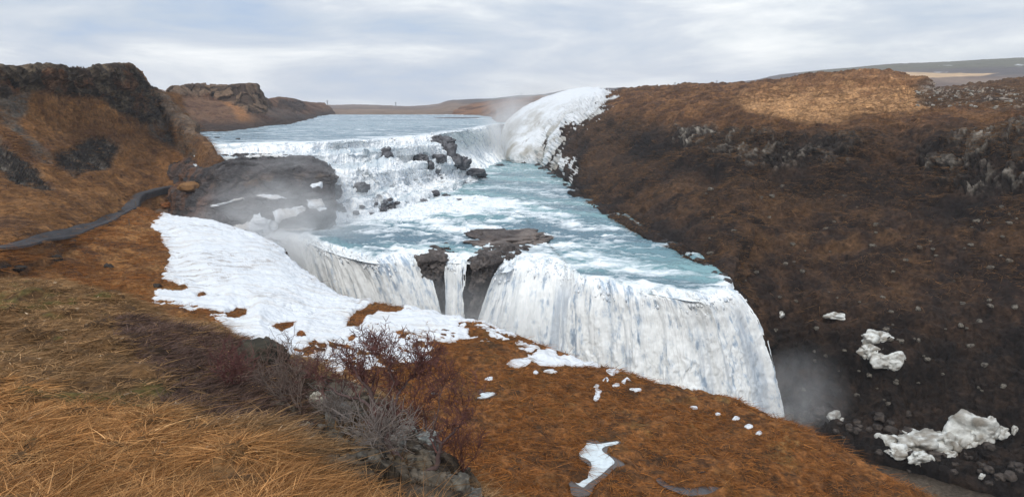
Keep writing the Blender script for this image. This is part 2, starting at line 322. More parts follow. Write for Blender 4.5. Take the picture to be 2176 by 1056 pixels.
# ================================================================== LEFT SLOPE AND CLIFFS
cols = [
 [(-500,760,42),(-500,560,62),(-500,440,80),(-500,330,100),(-500,240,118),(-500,180,124),(-500,146,130)],
 [(-200,680,52),(-200,560,72),(-200,450,92),(-200,350,112),(-200,250,132),(-200,190,138),(-200,147,145)],
 [(0,600,62),(0,530,80),(0,430,105),(0,345,125),(0,255,145),(0,195,150),(0,143,156)],
 [(80,575,72),(80,519,88),(75,410,116),(72,330,138),(70,250,154),(70,200,158),(70,145,164)],
 [(160,550,82),(150,500,102),(150,398,132),(142,330,152),(140,258,166),(140,200,170),(140,148,176)],
 [(215,535,90),(212,478,120),(210,392,145),(200,335,163),(198,270,177),(196,212,181),(200,149,186)],
 [(280,500,112),(270,442,144),(270,395,162),(258,340,177),(252,278,188),(252,210,191),(266,140,196)],
 [(330,470,130),(318,405,168),(325,368,182),(320,320,196),(306,262,206),(296,215,208),(298,180,214)],
 [(370,450,145),(365,398,174),(385,368,186),(378,325,202),(355,268,218),(335,225,228),(330,190,240)],
 [(430,430,150),(420,393,163),(440,368,167),(420,325,178),(395,278,192),(375,240,218),(345,194,255)],
 [(500,400,155),(468,365,163),(466,350,165),(447,320,172),(424,290,184),(398,252,220),(372,210,280)],
 [(490,372,172),(462,350,176),(450,334,179),(436,312,186),(418,290,198),(402,264,240),(385,227,300)]]
cc = [[P(*c[r]) for c in cols] for r in range(7)]
cc[0] = [(x * .95 + 1, y - 6, z - 3.2) for x, y, z in cc[1]]
cc.append([(x * 1.2, y * 1.2 + 10, z) for x, y, z in cc[-1]])
G = loft(cc, 620, 520, dv=[.5, 1.3, 1.2, 1.1, 1, 1, .3])
n = normals(G)
if n[200, 200, 1] > 0: n = -n
px0, py0, dd = proj(G)
px = px0 + 12 * fbm(G, 0.1, 4, .55, 103); py = py0 + 9 * fbm(G, 0.1, 4, .55, 109)
GW = warp(G, 1.5, .3)
wf1, wf2, wid = worley(GW, 0.34, 105, an=(1, 1, 0.6)); crack = ss(0, .08, wf2 - wf1)
wc1, wc2, wcd = worley(GW, 0.8, 115, an=(1.3, 1.3, 0.4)); crc = ss(0, .12, wc2 - wc1)
rimp = [(-600,120),(0,138),(140,140),(262,132),(305,165),(330,190),(350,230),(330,262),(300,268),(250,240),(200,210),(140,205),(60,195),(0,215),(-600,240)]
rim = ss(-7, 7, sdf(px, py, rimp))
clb = ss(-6, 6, sdf(px, py, [(170,300),(215,292),(245,312),(243,352),(210,362),(165,376),(118,350),(110,332),(150,322)]))
clc = ss(-6, 6, sdf(px, py, [(-300,300),(0,305),(45,330),(88,370),(118,405),(90,410),(40,388),(0,365),(-300,380)]))
rock = np.maximum(np.maximum(rim, clb), clc)
rockL = rock
g2 = ss(-8, 8, sdf(px, py, [(-300,190),(30,200),(70,190),(60,240),(40,265),(70,300),(100,330),(125,350),(95,345),(40,300),(0,265),(-300,300)]))
g3 = ss(-8, 8, sdf(px, py, [(290,245),(345,250),(400,300),(425,330),(420,345),(370,320),(320,290)]))
h = 2.2 * fbm(G, .03, 4, .5, 101) + .9 * fbm(G, .16, 4, .55, 104) + .45 * fbm(G, .6, 4, .55, 106) + .8 * (ridge(G, .09, 3, .5, 107, an=(1, 1, .4)) - .5)
h += rim * (1.8 * (wid - .6) + .4 * (crack - .6) + .9 * (wcd - .5) + .6 * (ridge(G, .5, 4, .6, 118) - .5)) * ss(140, 160, py0) + np.maximum(clb, clc) * (1.1 * (wcd - .5) + .6 * (crc - .5) + .8)
Gd = G + n * (h * np.clip(dd / 130, .4, 1.1))[..., None]
pa = fbm(G, .05, 5, .6, 121); pb = fbm(G, .22, 5, .6, 122); pc = fbm(G, 1.0, 4, .65, 123)
col = mix(lin(88, 60, 38), lin(154, 110, 66), ss(-.35, .4, .4 * pa + .5 * pb + .4 * pc))
col = mix(col, lin(78, 50, 36), ss(-10, 25, sdf(px, py, [(-300,250),(40,290),(120,300),(200,250),(300,300),(250,320),(120,330),(60,380),(-300,420)])) * ss(-.3, .3, pb) * .75)
col = mix(col, lin(84, 56, 38), ss(-10, 20, sdf(px, py, [(260,330),(340,310),(420,340),(400,390),(320,400),(270,380)])) * ss(-.2, .4, pb + pc * .3) * .6)
col = mix(col, mix(lin(88, 85, 80), SCREE, ss(-.3, .3, pc)), np.maximum(g2, g3) * ss(-.35, .15, pb + .2) * .9)
col = mix(col, mix(lin(84, 74, 66), lin(118, 104, 90), ss(-.3, .3, pb + pc * .5)), ss(-8, 10, sdf(px, py, [(310,180),(360,190),(425,262),(430,300),(415,318),(370,300),(330,262),(290,240)])) * .85)
rc = mix(mix(lin(58, 50, 44), lin(112, 98, 80), ss(.2, 1.0, wcd * .5 + wid * .3 + .9 * pc + .1)), lin(118, 78, 50), ss(.0, .4, pb) * .6)
col = mix(col, rc, rim); col = mix(col, lin(34, 30, 28), rim * (1 - crack) * .6)
col = col * (.9 + .4 * fbm(G, 1.7, 3, .65, 129) + .2 * fbm(G, .5, 3, .65, 130))[..., None]
rc2 = mix(lin(60, 54, 50), lin(138, 130, 118), ss(.35, 1, wcd + .4 * pc))
col = mix(col, rc2, np.maximum(clb, clc)); col = mix(col, lin(36, 32, 30), np.maximum(clb, clc) * (1 - crc) * .7)
col = mix(col, lin(96, 74, 56), ss(395, 440, px0) * .6)
left = grid_mesh('hillside', Gd, M_slope, col)
tag(left, 'rusty grass hillside below dark basalt crags on the left bank', 'hillside', 'structure'); reg('left', Gd)

# second headland upstream on the left bank
cols = [
 [(395,312,225),(405,296,238),(398,270,260),(385,238,290),(372,212,320),(362,196,330),(352,192,345)],
 [(430,300,238),(432,289,252),(425,268,275),(405,238,300),(388,213,324),(380,196,330),(378,184,336)],
 [(480,292,258),(484,284,266),(476,262,285),(455,232,315),(425,210,334),(410,195,338),(405,180,343)],
 [(525,288,276),(530,276,290),(520,255,305),(500,232,325),(475,214,338),(462,197,342),(460,182,348)],
 [(556,282,292),(560,272,310),(552,255,322),(540,238,332),(530,222,340),(522,198,344),(520,178,350)],
 [(590,276,315),(595,268,332),(582,255,342),(568,240,350),(558,225,354),(550,205,356),(543,180,360)],
 [(632,270,360),(640,261,388),(620,248,395),(600,238,400),(585,228,405),(570,216,408),(556,211,430)],
 [(662,262,420),(668,255,450),(650,246,460),(635,236,470),(625,226,480),(612,214,490),(600,210,520)],
 [(690,256,480),(690,249,520),(685,243,540),(676,236,560),(668,229,590),(660,222,620),(652,218,680)],
 [(720,252,560),(715,247,600),(712,241,640),(706,234,680),(700,228,720),(694,224,760),(690,221,860)]]
cc = [[P(*c[r]) for c in cols] for r in range(7)]; cc.append([(x * 1.1 - 8, y * 1.1 + 20, z - 1) for x, y, z in cc[-1]])
G = loft(cc, 420, 240, dv=[.5, 1, 1, 1, 1, 1, .3]); n = normals(G)
if n[100, 150, 1] > 0: n = -n
px0, py0, dd = proj(G); px = px0 + 7 * fbm(G, .06, 4, .55, 203); py = py0 + 4 * fbm(G, .06, 4, .55, 209)
w1, w2, wid = worley(warp(G, 3, .12), .3, 205, an=(1, 1, .3)); crack = ss(0, .1, w2 - w1)
rim = ss(-4, 4, sdf(px, py, [(350,180),(545,170),(560,215),(575,228),(560,248),(520,240),(480,218),(440,202),(360,205)]))
rim2 = ss(-3, 3, sdf(px, py, [(590,212),(640,215),(655,236),(620,240),(590,232)]))
h = 3 * fbm(G, .02, 4, .5, 201) * ss(0, 30, 250 - 0 * px) * .5 + 1.2 * fbm(G, .12, 4, .55, 202) + 1.5 * (ridge(G, .06, 3, .5, 207, an=(1, 1, .4)) - .5) + rim * (1.8 * (wid - .5) + .6 * (crack - .5)) * ss(178, 186, py0) + rim2 * 1.5 * (wid - .5)
Gd = G + n * h[..., None]
pb = fbm(G, .1, 5, .6, 222); pc = fbm(G, .4, 4, .6, 223)
col = mix(lin(88, 62, 48), lin(118, 90, 70), ss(-.3, .4, pb + .4 * pc))
col = mix(col, lin(158, 112, 72), ss(-5, 6, sdf(px, py, [(455,203),(490,207),(520,235),(545,262),(515,258),(490,235)])) * .8)
col = mix(col, lin(96, 92, 90), ss(0, 5, sdf(px, py, [(560,225),(640,240),(660,252),(600,262),(560,250)])) * .5)
col = mix(col, mix(lin(66, 56, 50), lin(116, 96, 78), ss(.2, 1, wid)), rim * .9); col = mix(col, lin(60, 56, 56), rim2 * .7)
col = mix(col, lin(34, 30, 29), rim * (1 - crack) * .7)
col = mix(col, lin(58, 52, 50), ss(5, 0, G[..., 2] + 11.5) * .8)
o = grid_mesh('headland', Gd, M_slope, col * (.88 + .35 * fbm(G, .8, 3, .65, 229))[..., None]); tag(o, 'flat topped brown headland dropping to the river beyond the near crags', 'headland', 'structure'); reg('head', Gd)

# ================================================================== FAR HILLS, PLATEAU
xs = [-900, -300, 300, 640, 700, 760, 870, 925, 960, 1040, 1100, 1150, 1230, 1320, 1400, 1500, 1600, 1650, 1700, 1800, 1900, 2000, 2176, 2700]
sk = [226, 226, 224, 222, 224.5, 223, 226.5, 223, 213, 211, 205, 202, 190, 188, 186, 181, 172, 163, 157, 148, 140, 136, 128, 112]
dbase = [560] * len(xs)
r0 = [P(x, 252, 520) for x in xs]; r1 = [P(x, 247.6, 545) for x in xs]
r2 = [P(x, (244 * .6 + s * .4), 800) for x, s in zip(xs, sk)]
r3 = [P(x, (s + (6 if s > 200 else 18)), 1300) for x, s in zip(xs, sk)]; r4 = [P(x, s, 1900) for x, s in zip(xs, sk)]
r5 = [(x * 1.5, y * 1.5, z * 1.0 - 15) for x, y, z in r4]; r6 = [(x * 1.9, 4300, -60) for x, y, z in r4]
G = loft([r0, r1, r2, r3, r4, r5, r6], 700, 200, dv=[.3, 1, 1, 1.2, .4, .3]); n = normals(G)
if n[100, 300, 2] < 0: n = -n
px, py, dd = proj(G)
Gd = G.copy(); Gd[..., 2] += (3.0 * fbm(G, .012, 5, .55, 301) + 1.0 * fbm(G, .07, 3, .5, 302)) * ss(540, 760, G[..., 1]) * ss(-5, 3, 252 - py)
pb = fbm(G, .006, 5, .65, 322, an=(1, .4, 3)); pc = fbm(G, .03, 4, .6, 323)
col = mix(lin(98, 82, 74), lin(122, 104, 90), ss(-.3, .3, pb + .4 * pc))
col = mix(col, lin(76, 74, 76), ss(-3, 6, sdf(px + 8 * pb, py, [(925,216),(960,205),(1330,180),(1700,140),(2800,90),(2800,168),(1900,160),(1300,196),(1040,222)])) * .8)
col = mix(col, lin(96, 96, 74), ss(-4, 4, sdf(px, py + 4 * pb, [(1700,150),(2176,120),(2800,100),(2800,130),(2176,140),(1700,158)])) * .6)
pale = ss(-1.5, 1.5, sdf(px, py, [(1870,152),(2000,156),(2120,155),(2090,160),(1950,168),(1890,166)])); col = mix(col, lin(190, 160, 124), pale * .9)
col = mix(col, lin(220, 222, 226), ss(.54, .6, fbm(G, .03, 3, .5, 333, an=(1, .3, 3))) * ss(1100, 1250, dd) * .8 * (px > 1600))
o = grid_mesh('hills', Gd, M_far, col); tag(o, 'low brown moorland hills along the skyline beyond the river', 'hills', 'structure')
# nearer right upstream bank, seen through spray
r0 = [P(960, 252, 540), P(1010, 250, 520), P(1042, 249, 480), P(1052, 262, 380), P(1066, 300, 350), P(1090, 345, 352)]
r1 = [P(960, 247, 560), P(1012, 246.5, 540), P(1046, 240, 500), P(1060, 244, 400), P(1084, 262, 370), P(1110, 290, 362)]
r2 = [P(965, 238, 600), P(1015, 234, 580), P(1050, 228, 540), P(1080, 226, 470), P(1120, 230, 430), P(1160, 236, 400)]
r3 = [P(990, 226, 760), P(1030, 220, 720), P(1070, 215, 680), P(1110, 213, 600), P(1170, 212, 560), P(1230, 212, 520)]
r4 = [P(1000, 222, 1000), P(1040, 214, 950), P(1090, 209, 900), P(1150, 205, 850), P(1220, 200, 820), P(1300, 200, 800)]
G = loft([[(x, y, z - 18) for x, y, z in r0], r0, r1, r2, r3, r4], 240, 160); n = normals(G)
if n[80, 100, 2] < 0: n = -n
Gd = G + n * (2.0 * fbm(G, .03, 5, .55, 351) + 1.2 * (ridge(G, .05, 4, .5, 352) - .5))[..., None]
col = mix(lin(88, 64, 52), lin(128, 96, 74), ss(-.3, .3, fbm(G, .04, 5, .6, 353)))
o = grid_mesh('river_bank', Gd, M_slope, col); tag(o, 'brown river bank behind the spray at the head of the gorge', 'river bank', 'structure')

# ================================================================== SHELF (bog) ON THE NEAR SIDE
edge = [P(-300,600,62), P(0,520,82), P(200,480,118), P(300,440,147), P(350,456,136), P(450,472,128), P(560,507,118), P(640,580,98), P(700,617,91.5), P(760,637,88), P(850,650,86), P(1000,685,82), P(1100,716,79), P(1200,750,76), P(1300,781,73), P(1400,815,70), P(1480,830,69), P(1560,850,67), P(1630,885,64), P(1700,915,61), P(1850,1000,55), P(2000,1062,51), P(2300,1250,44)]
mid = [P(-300,720,48), P(-100,620,66), P(60,545,85), P(140,520,98), P(180,535,96), P(250,560,95), P(330,620,84), P(450,680,75), P(520,710,72), P(600,740,69), P(700,765,67), P(850,800,65), P(950,830,62.5), P(1000,860,60), P(1080,895,57.5), P(1150,930,55), P(1220,955,54), P(1300,980,52.5), P(1370,1005,51.5), P(1450,1030,50), P(1600,1090,47.5), P(1750,1150,45), P(2000,1350,38)]
inn = [(-90,45,-16), (-80,52,-16), (-68,58,-17), (-60,60,-18), (-52,55,-19), (-45,50,-20), (-38,45,-21.5), (-32,42,-22.5), (-27,41,-23), (-23,40,-23.5), (-18,38,-24.5), (-12,35,-25.5), (-9,33,-26), (-6,32,-26.3), (-2,31,-26.7), (2,30,-27), (5,29,-27.3), (8,28,-27.6), (11,27,-28), (14,26,-28.3), (20,24,-28.8), (24,22,-29), (32,18,-29)]
ein = [tuple(np.array(e) + (np.array(m_) - np.array(e)) / np.linalg.norm(np.array(m_) - np.array(e)) * 3 + np.array([0, 0, .25])) for e, m_ in zip(edge, mid)]
def drop(dz, out):
    r = []
    for k, e in enumerate(edge):
        a = np.array(edge[max(k - 1, 0)]); b = np.array(edge[min(k + 1, len(edge) - 1)]); t_ = b - a; t_[2] = 0; t_ /= np.linalg.norm(t_)
        nn = np.array([-t_[1], t_[0], 0]); nn = nn if nn[1] > 0 or k < 4 else -nn
        f = 0.0 if k < 4 else 1.0
        r.append(tuple(np.array(e) + nn * out * f + np.array([0, 0, dz * f - (1 - f) * 2])))
    return r
G = loft([inn, mid, ein, edge, drop(-1.2, 1.6), drop(-9, 2.5), drop(-22, 5), drop(-30, 7)], 1150, 560, dv=[1.2, 2.6, .35, .2, .3, .4, .2])
n = normals(G)
if n[150, 600, 2] < 0: n = -n
px0, py0, dd = proj(G)
lump = np.maximum(0, fbm(G, .45, 4, .55, 401)); w1, w2, wd = worley(G, .55, 402, an=(1, 1, .2))
top = ss(.5, .8, np.abs(n[..., 2]))
h = .6 * fbm(G, .12, 4, .5, 403) + .45 * fbm(G, .6, 4, .6, 404) + .22 * ss(.55, .0, w1) * ss(-.2, .3, fbm(G, .15, 3, .5, 406)) + .12 * fbm(G, 2.0, 3, .6, 407)
h = h * (.35 + .65 * ss(.05, .3, 1)) + (1 - top) * (.5 * (worley(G, .3, 409, an=(1, 1, .5))[2] - .5))
edge_w = .6 * np.exp(-((np.linspace(0, 1, 560)[:, None] - 0.72) / .09) ** 2)
h += .7 * fbm(G, .25, 4, .6, 410) * edge_w
# puddle and S-shaped ice basins are pressed flat
Gd = G + n * h[..., None]
pud = [dict(name='ice_puddle', z=None, w=[(1228,945),(1252,940),(1262,946),(1318,936),(1312,944),(1290,946),(1278,952),(1282,962),(1302,975),(1308,984),(1296,992),(1282,1006),(1262,1018),(1246,1030),(1240,1038),(1228,1030),(1212,1016),(1240,1014),(1256,1000),(1258,985),(1250,976),(1234,970),(1230,962),(1240,950)],
            o=[(1245,928),(1268,930),(1274,936),(1320,934),(1318,946),(1292,950),(1290,958),(1310,972),(1335,990),(1308,992),(1288,1016),(1262,1032),(1256,1056),(1212,1056),(1214,1036),(1200,1012),(1214,1002),(1228,1012),(1250,1004),(1252,988),(1236,980),(1226,968),(1232,952),(1246,942)]),
       dict(name='puddle', w=None, o=[(1388,1010),(1404,1008),(1424,1024),(1470,1034),(1525,1034),(1540,1040),(1515,1052),(1460,1056),(1420,1040),(1395,1026)]),
       dict(name='puddle2', w=None, o=[(1455,972),(1468,970),(1466,978),(1454,980)]), dict(name='puddle3', w=None, o=[(1472,997),(1500,996),(1504,1002),(1480,1006)]),
       dict(name='puddle4', w=None, o=[(1790,1034),(1812,1034),(1816,1044),(1796,1046)]),
       dict(name='ice_puddle2', w=[(1012,840),(1030,834),(1048,832),(1054,838),(1035,846),(1012,848)], o=[(1002,842),(1022,838),(1012,824),(1020,818),(1032,830),(1056,830),(1056,840),(1032,850),(1004,849)]),
       dict(name='puddle6', w=None, o=[(912,830),(922,826),(932,830),(928,840),(916,840)])]
for p_ in pud:
    cx = sum(a for a, b in p_['o']) / len(p_['o']); cy = sum(b for a, b in p_['o']) / len(p_['o'])
    s_ = np.where(np.linspace(0, 1, 560)[:, None] < .76, sdf(px0, py0, p_['o']), -999); k = (s_ > -1); c_ = G[k]
    if len(c_) == 0: continue
    p_['z'] = float(np.median(c_[:, 2]) )
    # fit a plane (water level is level; basin cut into turf)
    z0 = float(np.percentile(c_[:, 2], 50)); p_['z'] = z0
    t_ = ss(-7, 4, s_); Gd[..., 2] = Gd[..., 2] * (1 - t_) + (z0 - .42) * t_
    t2 = ss(-26, -2, s_) * .8; Gd[..., 2] = Gd[..., 2] * (1 - t2 * (s_ <= 0)) + (z0 + .0) * t2 * (s_ <= 0) + 0
pa = fbm(G, .08, 5, .6, 421); pb = fbm(G, .35, 5, .62, 422); pc = fbm(G, 1.6, 4, .65, 423)
px = px0 + 18 * fbm(G, .1, 4, .5, 424); py = py0 + 12 * fbm(G, .1, 4, .5, 425)
col = mix(lin(78, 52, 30), lin(142, 94, 52), ss(-.3, .3, .3 * pa + .5 * pb + .55 * pc))
col = mix(col, lin(74, 56, 32), ss(.05, .4, pa * .6 + pb * .7) * .7)
col = mix(col, lin(150, 118, 70), ss(.1, .4, fbm(G, .18, 5, .65, 427)) * .5); col = mix(col, lin(56, 44, 32), ss(.12, .4, fbm(G, .5, 5, .65, 428)) * .6)
leftp = ss(-20, 60, sdf(px, py, [(-400,480),(300,420),(345,460),(360,560),(420,640),(520,720),(500,800),(-400,800)]))
col = mix(col, mix(lin(100, 66, 36), lin(156, 112, 66), ss(-.35, .35, .5 * pb + .5 * pc)), leftp * .85)
col = mix(col, lin(70, 46, 30), leftp * ss(.05, .4, fbm(G, .25, 5, .6, 426, an=(.6, 1.6, 1))) * .8)
red = ss(10, 0, np.abs(sdf(px, py, [(345,457),(420,640),(500,710),(640,760),(640,700),(420,560)]))) * .3
col = mix(col, lin(150, 82, 38), red)
col = mix(col, mix(BAS, lin(82, 68, 54), ss(-.2, .4, pb)), 1 - top)
bog = grid_mesh('ground', Gd, M_bog, col); tag(bog, 'wet orange bog shelf between the grass hill and the gorge', 'ground', 'structure'); reg('bog', Gd)
# snow field lying on the shelf
main = [(346,452),(400,450),(460,460),(575,488),(625,540),(670,588),(715,606),(765,626),(850,640),(1000,676),(1095,712),(1150,742),(1125,745),(1075,728),(1010,722),(960,722),(930,735),(890,752),(860,760),(800,760),(740,770),(690,772),(640,755),(590,748),(540,732),(505,712),(480,690),(445,672),(400,655),(372,640),(338,630),(375,622),(400,610),(362,598),(352,570),(360,540),(345,510),(330,490),(322,478)]
ja = fbm(G, .3, 5, .62, 431, an=(.45, 1.2, 1)); jb = fbm(G, .9, 3, .6, 432) + .6 * fbm(G, 2.2, 3, .6, 433, an=(.6, 1.3, 1))
s1 = sdf(px0, py0, main)
hole = ss(520, 760, px0) * ss(640, 740, py0)
m1 = s1 * .9 + (10 + 30 * ss(600, 700, py0 + .15 * px0)) * ja + (6 + 8 * ss(600, 700, py0 + .15 * px0)) * jb
m1 = np.minimum(m1, np.where(hole > .02, 0 + 66 * (ja * .6 + jb * .6) + (1 - hole) * 60 - 6, 99))
m1 = np.minimum(m1, 99 - 60 * ss(0, 1, 0 * m1))
bare = sdf(px0, py0, [(735,690),(745,668),(770,652),(800,640),(862,640),(855,656),(800,660),(780,672),(760,690)]); m1 = np.minimum(m1, -bare * 1.4 + 7 * ja)
bare = sdf(px0, py0, [(575,695),(600,688),(625,684),(622,696),(600,706)]); m1 = np.minimum(m1, -bare * 1.4 + 7 * ja)
bare = sdf(px0, py0, [(480,668),(505,652),(525,655),(522,670),(498,680)]); m1 = np.minimum(m1, -bare * 1.4 + 4 * ja)
for hx, hy, hr in [(685,732,11), (640,712,10), (805,757,9), (748,716,9), (655,745,12), (850,705,9), (430,625,10)]:
    m1 = np.minimum(m1, (np.sqrt((px0 - hx) ** 2 + ((py0 - hy) * 2) ** 2) - hr) * .8 + 3 * jb)
m2 = sdf(px0, py0, [(1072,775),(1090,762),(1130,752),(1150,738),(1180,740),(1185,752),(1240,762),(1278,770),(1250,774),(1215,770),(1180,776),(1130,772),(1110,780)]) + 6 * ja + 3 * jb
m3 = sdf(px0, py0, [(1100,735),(1130,730),(1150,738),(1120,748)]) + 5 * ja
m4 = sdf(px0, py0, [(700,770),(735,768),(730,790),(700,800),(690,785)]) + 5 * ja
m5 = sdf(px0, py0, [(860,752),(910,750),(920,762),(870,768)]) + 6 * ja
ms = np.maximum.reduce([m1, m2, m3, m4, m5]); ms = np.where((top > .3) | (px0 < 1000) & (np.linspace(0, 1, 560)[:, None] < .80), ms, -9)
th = np.clip(ms * .03, -.12, .16) + .8 * ss(10, 60, s1) * ss(720, 560, px0) * ss(4, 40, ms)
nearflat = ss(20, 70, s1)[..., None] * .0
Gsm = G + n * (.4 * h)[..., None]
Gs = Gd * (1 - ss(5, 30, ms)[..., None] * .6) + Gsm * ss(5, 30, ms)[..., None] * .6; Gs[..., 2] += th
Gs[..., 2] += (.10 * fbm(G, .8, 3, .5, 441, an=(.3, 1.4, 1)) + .10 * fbm(G, 1.6, 3, .6, 442, an=(.25, 1.5, 1))) * ss(0, 6, ms)
sc = mix(SNOW, lin(200, 196, 190), ss(.02, .4, fbm(G, .9, 4, .65, 443, an=(.22, 1.7, 1))) * .5)
sc = mix(sc, lin(138, 124, 112), ss(.09, .0, np.abs(fbm(warp(G, .8, .3), .8, 3, .5, 445, an=(.16, 1.6, 1)))) * ss(-.3, .15, fbm(G, .1, 3, .5, 446)) * .75)
sc = mix(sc, lin(150, 128, 108), ss(4, 0, ms) * .3)
o = grid_mesh('snow_field', Gs, M_snow, sc, keep=ms > -1); tag(o, 'big rippled snow field lying on the shelf above the lower falls', 'snow', 'stuff'); reg('snow', Gs)

def flat_patch(name, outline, z, mat, col, thick=.06, wob=0.0, sub=3, surf=None):
    pts = []
    for k in range(len(outline)):
        a = outline[k]; b = outline[(k + 1) % len(outline)]
        for j in range(sub): pts.append((a[0] + (b[0] - a[0]) * j / sub, a[1] + (b[1] - a[1]) * j / sub))
    pts = [(x + 3.0 * float(fbm(np.array([[x * .06, y * .09, 3.3]]), 1, 3, .5, 61)[0]), y + 2.0 * float(fbm(np.array([[x * .06, y * .09, 7.7]]), 1, 3, .5, 62)[0])) for x, y in pts]
    W = np.array([PZ(x, y, z) for x, y in pts]) if surf is None else np.array([surf(x, y) for x, y in pts])
    for _ in range(2): W = (np.roll(W, 1, 0) + 2 * W + np.roll(W, -1, 0)) / 4
    bm = bmesh.new(); c = W.mean(0); vs = [bm.verts.new(v - c + np.array([0, 0, 0])) for v in W]
    f = bm.faces.new(vs)
    if f.calc_area() and f.normal.z < 0: f.normal_flip()
    r = bmesh.ops.extrude_face_region(bm, geom=[f]); ev = [v for v in r['geom'] if isinstance(v, bmesh.types.BMVert)]
    for v in ev: v.co.z += thick
    bmesh.ops.triangulate(bm, faces=bm.faces[:]); bmesh.ops.recalc_face_normals(bm, faces=bm.faces[:])
    m = bpy.data.meshes.new(name); bm.to_mesh(m); bm.free(); m.materials.append(mat)
    a = m.color_attributes.new('Col', 'FLOAT_COLOR', 'POINT')
    for d_ in a.data: d_.color = (*col, 1)
    o = bpy.data.objects.new(name, m); C.objects.link(o); o.location = c; return o
def simple(name, color, rough, spec=.5):
    m = bpy.data.materials.new(name); m.use_nodes = True; t = m.node_tree; b = t.nodes['Principled BSDF']; b.inputs['Roughness'].default_value = rough; b.inputs['Specular IOR Level'].default_value = spec
    tc = N(t, 'ShaderNodeTexCoord'); n = N(t, 'ShaderNodeTexNoise', i_Scale=2.5, i_Detail=5.0); t.links.new(tc.outputs['Object'], n.inputs[0])
    r = ramp(t, [(.3, tuple(np.array(color) * .85)), (.7, tuple(np.array(color) * 1.12))]); t.links.new(n.outputs[0], r.inputs[0]); t.links.new(r.outputs[0], b.inputs['Base Color']); return m
M_pud = simple('still_water', lin(70, 66, 66), .12); M_pice = simple('puddle_ice', lin(205, 216, 220), .35); M_thin = simple('thin_ice', lin(80, 72, 68), .2)
labs = {'ice_puddle': ('S shaped frozen pool with white ice at the bottom of the bog', 'frozen pool'), 'puddle': ('long dark puddle of open water at the bottom edge of the bog', 'puddle'),
 'puddle2': ('tiny round puddle right of the S shaped frozen pool', 'puddle'), 'puddle3': ('small oval puddle just above the long dark puddle', 'puddle'), 'puddle4': ('small murky puddle near the right tip of the bog', 'puddle'),
 'ice_puddle2': ('small forked ice patch on the bog right of the bare shrubs', 'frozen pool'), 'puddle6': ('small grey puddle behind the twigs of the right bare shrub', 'puddle')}
for p_ in pud:
    nm = 'frozen_pool' if p_['w'] else 'puddle'
    if p_['w']:
        e = empty(nm, PZ(*np.mean(p_['o'], 0), p_['z'])); a = flat_patch('pool_edge', p_['o'], p_['z'] - .26, M_thin, (1, 1, 1)); b = flat_patch('ice_sheet', p_['w'], p_['z'] - .21, M_pice, (1, 1, 1), .05)
        for c_ in (a, b): c_.location = Vector(c_.location) - Vector(e.location); c_.parent = e
        tag(e, *labs[p_['name']])
    else:
        o = flat_patch(nm, p_['o'], p_['z'] - .26, M_pud, (1, 1, 1)); tag(o, *labs[p_['name']])
# loose snow patches, each its own thing
spl = [(1040,805,10,4,'long thin snow patch above the small forked ice patch'), (1175,766,0,0,None), (1138,792,5,4,'tiny snow fleck left of the snow patch below the snow tongue'), (1170,789,14,4,'flat snow patch just below the long snow tongue'),
 (1270,838,12,14,'hourglass shaped snow patch, tallest one on the bog'), (1302,790,12,8,'ragged snow patch at the shelf rim above the hourglass patch'), (1288,808,7,4,'small round snow patch between rim patch and hourglass patch'),
 (1310,818,9,4,'small snow patch left of the pair near the rim'), (1332,812,9,4,'upper snow patch of the pair near the rim'), (1352,828,12,4,'oval snow patch right of the pair near the rim'),
 (1475,866,9,3,'lone snow patch midway along the shelf rim'), (1564,889,8,4,'rounded snow patch left of the last two on the shelf'), (1592,906,8,5,'second last snow patch towards the right tip of the shelf'), (1613,920,6,4,'last snow patch towards the right tip of the shelf'), (1525,880,5,3,'speck of snow between lone rim patch and rounded patch'), (1268,822,6,3,'small snow fleck directly above the hourglass patch')]
for x, y, rx, ry, lb in spl:
    if not lb: continue
    k = 14; ph = rng.random(3) * 6.28
    ol = [(x + rx * (1 + .25 * math.sin(2 * a + ph[0]) + .18 * math.sin(3 * a + ph[1])) * math.cos(a) * (1 if ry < 12 else (.45 + .55 * abs(math.sin(a)))), y + ry * (1 + .2 * math.sin(3 * a + ph[2])) * math.sin(a)) for a in np.linspace(0, 2 * math.pi, k, endpoint=False)]
    surf = lambda X, Y: hit('bog', X, Y, .8) + np.array([0, 0, .0])
    W = np.array([surf(a, b) for a, b in ol]); c = W.mean(0); c[2] = np.median(W[:, 2])
    # domed sheet of snow following the turf
    bm = bmesh.new(); rings = []
    for s_, hz in ((1.0, -.3), (.93, -.02), (.7, .02), (.35, .04)):
        rings.append([bm.verts.new((Vector(c + (w_ - c) * s_) - Vector(c)) + Vector((0, 0, hz + .1))) for w_ in W])
    cv_ = bm.verts.new((0, 0, .14))
    for a in range(3):
        for j in range(k): bm.faces.new((rings[a][j], rings[a][(j + 1) % k], rings[a + 1][(j + 1) % k], rings[a + 1][j]))
    for j in range(k): bm.faces.new((rings[3][j], rings[3][(j + 1) % k], cv_))
    bmesh.ops.recalc_face_normals(bm, faces=bm.faces[:])
    m = bpy.data.meshes.new('snow_patch'); bm.to_mesh(m); bm.free(); m.materials.append(M_snow); a_ = m.color_attributes.new('Col', 'FLOAT_COLOR', 'POINT')
    for d_ in a_.data: d_.color = (*SNOW, 1)
    for p in m.polygons: p.use_smooth = True
    o = bpy.data.objects.new('snow_patch', m); C.objects.link(o); o.location = c; tag(o, lb, 'snow patch', group='small snow patches on the bog')

